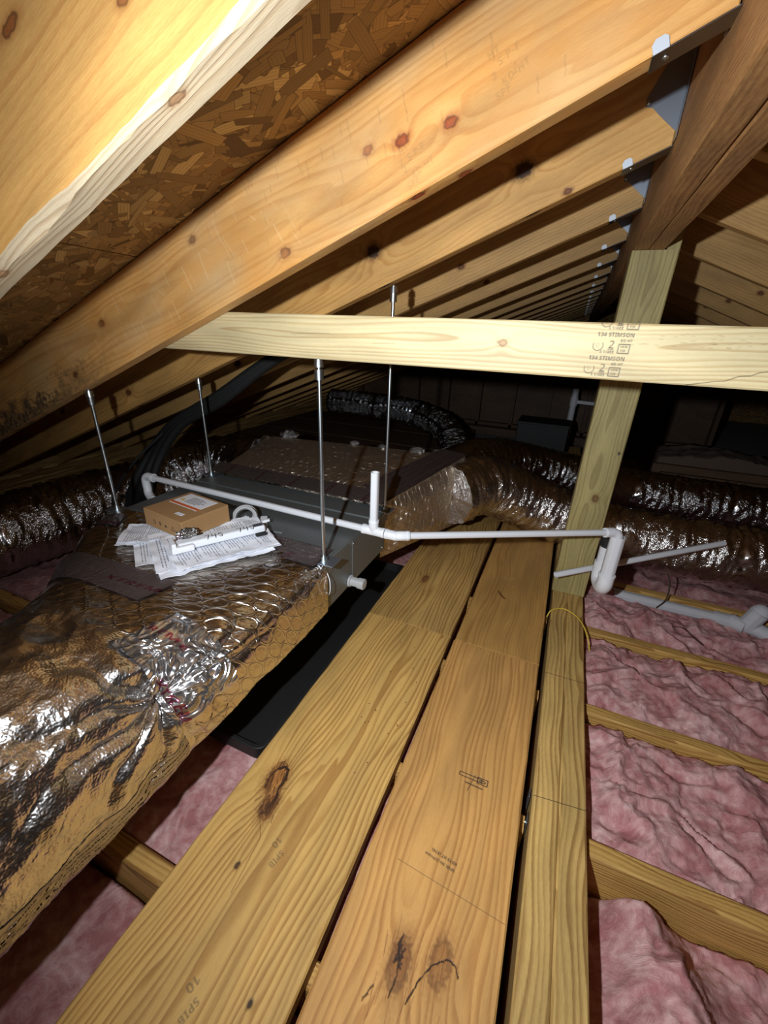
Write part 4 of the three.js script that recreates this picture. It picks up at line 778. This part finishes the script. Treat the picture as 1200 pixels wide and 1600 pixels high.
one('yellow_wire', tubeGeometry([[0.095, -0.02, -1.50], [0.106, 0.004, -1.515], [0.15, 0.008, -1.545], [0.195, 0.008, -1.52], [0.226, 0.006, -1.46], [0.246, -0.02, -1.415], [0.255, -0.05, -1.40]], 0.0026, { segs: 60, round: 8 }), M.yellow, 'thin yellow wire bent over the floor beam near the post', 'wire');
one('dark_wire', tubeGeometry([[0.55, -0.02, -1.66], [0.585, -0.016, -1.66], [0.61, -0.022, -1.63], [0.64, -0.03, -1.60]], 0.0016, { segs: 24, round: 6 }), M.seam, 'short dark wire lying on the pink insulation below the drain pipe', 'wire');

// ================================================================ THINGS LEFT ON THE AIR HANDLER
const printTex = (seed, w = 256, h = 340) => { const c = canvasOf(w, h), x = c.getContext('2d'), r = mulberry(seed); x.fillStyle = '#e9ebf2'; x.fillRect(0, 0, w, h); x.fillStyle = 'rgba(60,64,80,.55)'; for (let y = 20; y < h - 20; y += 9) { if (r() < 0.18) continue; let px = 18; const e = w - 18 - r() * 60; while (px < e) { const l = 4 + r() * 18; x.fillRect(px, y, Math.min(l, e - px), 3); px += l + 4; } } x.strokeStyle = 'rgba(60,64,80,.5)'; x.strokeRect(w * 0.55, h * 0.55, w * 0.33, h * 0.22); return canvasTexture(c); };
const paperMats = [1, 2].map((s) => new THREE.MeshStandardMaterial({ map: printTex(s), roughness: 0.75 }));
{
  const sheet = (w, d, k, curl) => { const g = new THREE.BoxGeometry(w, 0.0012, d, 26, 1, 26), p = g.attributes.position; for (let i = 0; i < p.count; i++) { const x = p.getX(i), z = p.getZ(i), e = Math.max(Math.abs(x) / (w / 2), Math.abs(z) / (d / 2)); p.setY(i, p.getY(i) + curl * Math.pow(e, 6) * (0.5 + 0.8 * n2(x * 14 + k, z * 14)) + 0.0012 * n2(x * 20 + k * 3, z * 20)); p.setX(i, x + 0.004 * n2(z * 50 + k, k) * (e > 0.9 ? 1 : 0)); } g.computeVertexNormals(); return g; };
  const spots = [[-0.90, -0.735, 0.62, 0.20, 0.26, 0], [-0.815, -0.735, 0.55, 0.23, 0.28, 0.0026], [-0.83, -0.745, 0.60, 0.22, 0.28, 0.0052], [-0.80, -0.76, 0.57, 0.21, 0.27, 0.0078], [-0.80, -0.755, 0.50, 0.20, 0.26, 0.0104], [-0.98, -0.73, 0.95, 0.12, 0.22, 0.0034], [-0.985, -0.735, 0.90, 0.115, 0.21, 0.0064]];
  const pl = ['lowest printed sheet at the front of the paper pile', null, null, null, 'topmost printed sheet of the paper pile, under the white plastic part', 'lower folded leaflet at the left end of the paper pile', 'upper folded leaflet at the left end of the paper pile'];
  spots.forEach(([x, z, a, w, d, dy], i) => { const m = one('paper_sheet', sheet(w, d, i * 7, 0.005), paperMats[i % 2], pl[i] || ['', 'second', 'third', 'fourth'][i] + ' printed sheet from the bottom of the paper pile', 'paper'); m.position.set(x, 0.4405 + dy, z); m.rotation.y = -a; });
}
const TOP = 0.4545;
{ // cardboard box
  const t = thing('cardboard_box', 'small brown cardboard box with a white label lying on the papers', 'box', null, [-0.955, TOP + 0.001, -0.797]);
  t.rotation.y = -0.14;
  const W = 0.175, H = 0.052, D = 0.155;
  const side = canvasOf(256, 96), x = side.getContext('2d'); x.fillStyle = '#a47e52'; x.fillRect(0, 0, 256, 96); x.strokeStyle = '#3a2a1a'; x.fillStyle = '#3a2a1a'; x.lineWidth = 3;
  x.strokeRect(60, 44, 14, 24); x.fillRect(104, 40, 8, 20); x.fillRect(100, 62, 16, 4); x.beginPath(); x.moveTo(140, 66); x.lineTo(146, 46); x.lineTo(160, 60); x.fill(); x.beginPath(); x.moveTo(186, 68); x.lineTo(200, 40); x.lineTo(214, 68); x.closePath(); x.stroke();
  const fm = new THREE.MeshStandardMaterial({ map: canvasTexture(side), roughness: 0.8 });
  const b = new THREE.Mesh(at(box(W, H, D, 0.0025, 2), 0, H / 2, 0), M.card); b.name = 'carton'; t.add(b);
  part('flap', at(box(W - 0.002, 0.0016, D * 0.5 - 0.001, 0.0006), 0, H + 0.0006, D * 0.25), M.card, t); part('flap', at(box(W - 0.002, 0.0016, D * 0.5 - 0.001, 0.0006), 0, H + 0.0006, -D * 0.25), M.card, t);
  const pf = new THREE.PlaneGeometry(W - 0.012, H - 0.008); part('printed_side', pf.translate(0, H / 2, D / 2 + 0.0006), fm, t, 'carton side printed with handling symbols');
  const lc = canvasOf(256, 160), l = lc.getContext('2d'); l.fillStyle = '#ecebee'; l.fillRect(0, 0, 256, 160); l.fillStyle = '#d9622b'; l.fillRect(0, 132, 256, 22); l.fillStyle = '#e2b021'; l.beginPath(); l.moveTo(20, 100); l.lineTo(38, 66); l.lineTo(56, 100); l.fill(); l.fillStyle = '#7b7e88'; for (let k = 0; k < 6; k++) l.fillRect(70, 30 + k * 14, 100 + (k * 37) % 60, 6);
  const lm = new THREE.MeshStandardMaterial({ map: canvasTexture(lc), roughness: 0.6 }), lg = box(0.125, 0.0008, 0.075, 0.0003), u = lg.attributes.uv, p = lg.attributes.position; for (let i = 0; i < p.count; i++) u.setXY(i, p.getX(i) / 0.125 + 0.5, 0.5 - p.getZ(i) / 0.075);
  part('label', at(lg, -0.008, H + 0.0019, -0.03, 0, 0.0, 0), lm, t, 'white label with an orange stripe');
  part('small_label', at(box(0.03, 0.0008, 0.013, 0.0003), 0.035, H + 0.0019, 0.045), paperMats[0], t, 'small white sticker');
}
{ // white plastic part in a clear bag
  const t = thing('bagged_plastic_part', 'long white plastic part with handwriting, lying on the papers in front of the box', 'part', null, [-0.79, TOP + 0.002, -0.76]);
  t.rotation.y = 1.02;
  const hc = canvasOf(512, 128), x = hc.getContext('2d'); x.fillStyle = '#e4e7ec'; x.fillRect(0, 0, 512, 128); x.strokeStyle = '#26262c'; x.lineWidth = 5; x.lineCap = 'round';
  const write = (ox) => { for (const s of [[[0, 40], [26, 38], [12, 84]], [[44, 36], [40, 62], [66, 62]], [[62, 40], [58, 86]], [[100, 46], [84, 40], [80, 56], [98, 66], [94, 84], [78, 78]]]) { x.beginPath(); s.forEach((q, i) => (i ? x.lineTo(ox + q[0], q[1]) : x.moveTo(ox + q[0], q[1]))); x.stroke(); } }; write(150); write(340); x.fillStyle = '#4a4e58'; x.fillRect(440, 30, 60, 40);
  const wm = new THREE.MeshStandardMaterial({ map: canvasTexture(hc), roughness: 0.35 }), g = box(0.23, 0.022, 0.036, 0.007, 3), u = g.attributes.uv, p = g.attributes.position; for (let i = 0; i < p.count; i++) u.setXY(i, p.getX(i) / 0.23 + 0.5, clamp(0.5 + (p.getY(i) - p.getZ(i)) / 0.058));
  part('body', at(g, 0, 0.012, 0), wm, t);
  part('tray_end', merged([at(box(0.055, 0.018, 0.05, 0.005, 2), -0.105, 0.010, 0.004), at(box(0.012, 0.03, 0.045, 0.004, 2), -0.125, 0.015, 0.004)]), M.pvcFit, t);
  const fg = new THREE.IcosahedronGeometry(0.02, 4), q = fg.attributes.position; for (let i = 0; i < q.count; i++) { const v = V().fromBufferAttribute(q, i), k = 0.7 + 0.6 * ridge(v.x * 70, v.y * 70 + v.z * 60, 2); q.setXYZ(i, v.x * k * 1.5, v.y * k * 0.8, v.z * k); } fg.computeVertexNormals(); part('crumpled_film', fg.translate(-0.085, 0.03, -0.022), M.tape, t, 'crumpled shiny film');
  part('black_clip', at(box(0.03, 0.008, 0.012, 0.002, 2), 0.095, 0.006, 0.032), M.black, t, 'black clip at its right end');
}
{ // coiled grey cord
  const t = thing('coiled_cord', 'coiled grey cord with a white plug behind the cardboard box', 'cord', null, [-0.852, 0.418, -0.955]);
  for (let k = 0; k < 5; k++) { const g = new THREE.TorusGeometry(0.036 + 0.005 * (k % 3), 0.0045, 10, 40); g.scale(1, 1.05, 1); g.scale(0.8, 0.8, 0.8); g.rotateX(-1.0 + 0.08 * k); g.rotateY(0.5); g.translate(0.010 * k - 0.03, 0.016 + 0.004 * k, 0.006 + 0.010 * k); part('loop', g, M.greyCord, t); }
  part('plug', merged([at(box(0.022, 0.02, 0.045, 0.004, 2), 0.05, 0.014, 0.01, 0, 0.6, 0), at(box(0.03, 0.008, 0.012, 0.002), 0.062, 0.022, 0.018, 0, 0.6, 0.2)]), M.pvcFit, t, 'white plug');
  part('tail', tubeGeometry([[-0.03, 0.012, 0], [0.0, 0.006, 0.03], [0.04, 0.006, 0.02], [0.052, 0.012, 0.0]], 0.004, { segs: 24, round: 8 }), M.greyCord, t);
}

// ================================================================ THE DARK BACK OF THE ATTIC
{
  const t = thing('stud_wall', 'low dark stud wall at the far back behind the ducts', 'wall', null, [0, -0.04, -5.3]);
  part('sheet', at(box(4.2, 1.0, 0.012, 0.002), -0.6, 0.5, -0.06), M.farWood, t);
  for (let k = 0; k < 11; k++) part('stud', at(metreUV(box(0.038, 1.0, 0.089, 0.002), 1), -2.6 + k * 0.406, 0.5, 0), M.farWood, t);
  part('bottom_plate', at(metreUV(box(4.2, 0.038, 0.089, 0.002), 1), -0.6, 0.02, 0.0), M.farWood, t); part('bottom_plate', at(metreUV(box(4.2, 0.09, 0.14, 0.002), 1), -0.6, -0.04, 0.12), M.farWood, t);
}
{
  const t = thing('black_box', 'square black box standing behind the silver ducts left of the post', 'box', null, [-0.13, -0.04, -3.75]);
  part('case', at(box(0.40, 0.36, 0.3, 0.008, 2), 0, 0.20, 0), M.black, t); part('lid', at(box(0.41, 0.02, 0.31, 0.005, 2), 0, 0.385, 0), M.black, t);
}
{
  const t = thing('vent_pipe', 'small white vertical pipe in the dark just left of the post', 'pipe', null, [0.075, -0.04, -4.6]);
  part('pipe', pipeGeometry([0, 0.1, 0], [0, 0.58, 0], 0.03), M.pvc, t); part('branch', pipeGeometry([0.02, 0.46, 0], [0.4, 0.45, 0], 0.02), M.pvc, t); part('tee', socketGeometry([0, 0.42, 0], [0, 0.5, 0], 0.036), M.pvcFit, t);
}
{
  const g = boardGeometry(2.4, 0.14, 0.038, { seed: 50 });
  const lb = ['lower dark board lying across the joists at the far right', 'upper dark board stacked at the far right'];
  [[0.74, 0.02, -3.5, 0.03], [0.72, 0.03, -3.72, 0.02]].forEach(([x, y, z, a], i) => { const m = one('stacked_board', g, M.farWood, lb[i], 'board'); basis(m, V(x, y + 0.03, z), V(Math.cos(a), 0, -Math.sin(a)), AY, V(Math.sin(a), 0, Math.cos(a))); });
  const db = ['nearest', 'middle', 'farthest'];
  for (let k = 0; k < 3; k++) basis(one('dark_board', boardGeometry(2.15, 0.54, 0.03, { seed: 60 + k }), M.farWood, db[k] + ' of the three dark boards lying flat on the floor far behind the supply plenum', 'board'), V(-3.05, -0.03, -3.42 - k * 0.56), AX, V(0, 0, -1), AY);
  const bm = batt(0.75, 2.2, -4.35, -3.85, (x, z) => 0.10 + 0.09 * Math.exp(-Math.pow((x - 1.25) / 0.4, 2)) + fluff(x, z, 0.03), 0.03, -0.1);
  one('insulation_heap', bm, M.dust, 'brown dusty insulation heap behind the stacked boards at the far right', 'insulation');
}

scene.traverse((o) => { if (o.isMesh) { o.castShadow = true; o.receiveShadow = true; } if (o.isLight) o.castShadow = true; });
renderer.render(scene, camera);
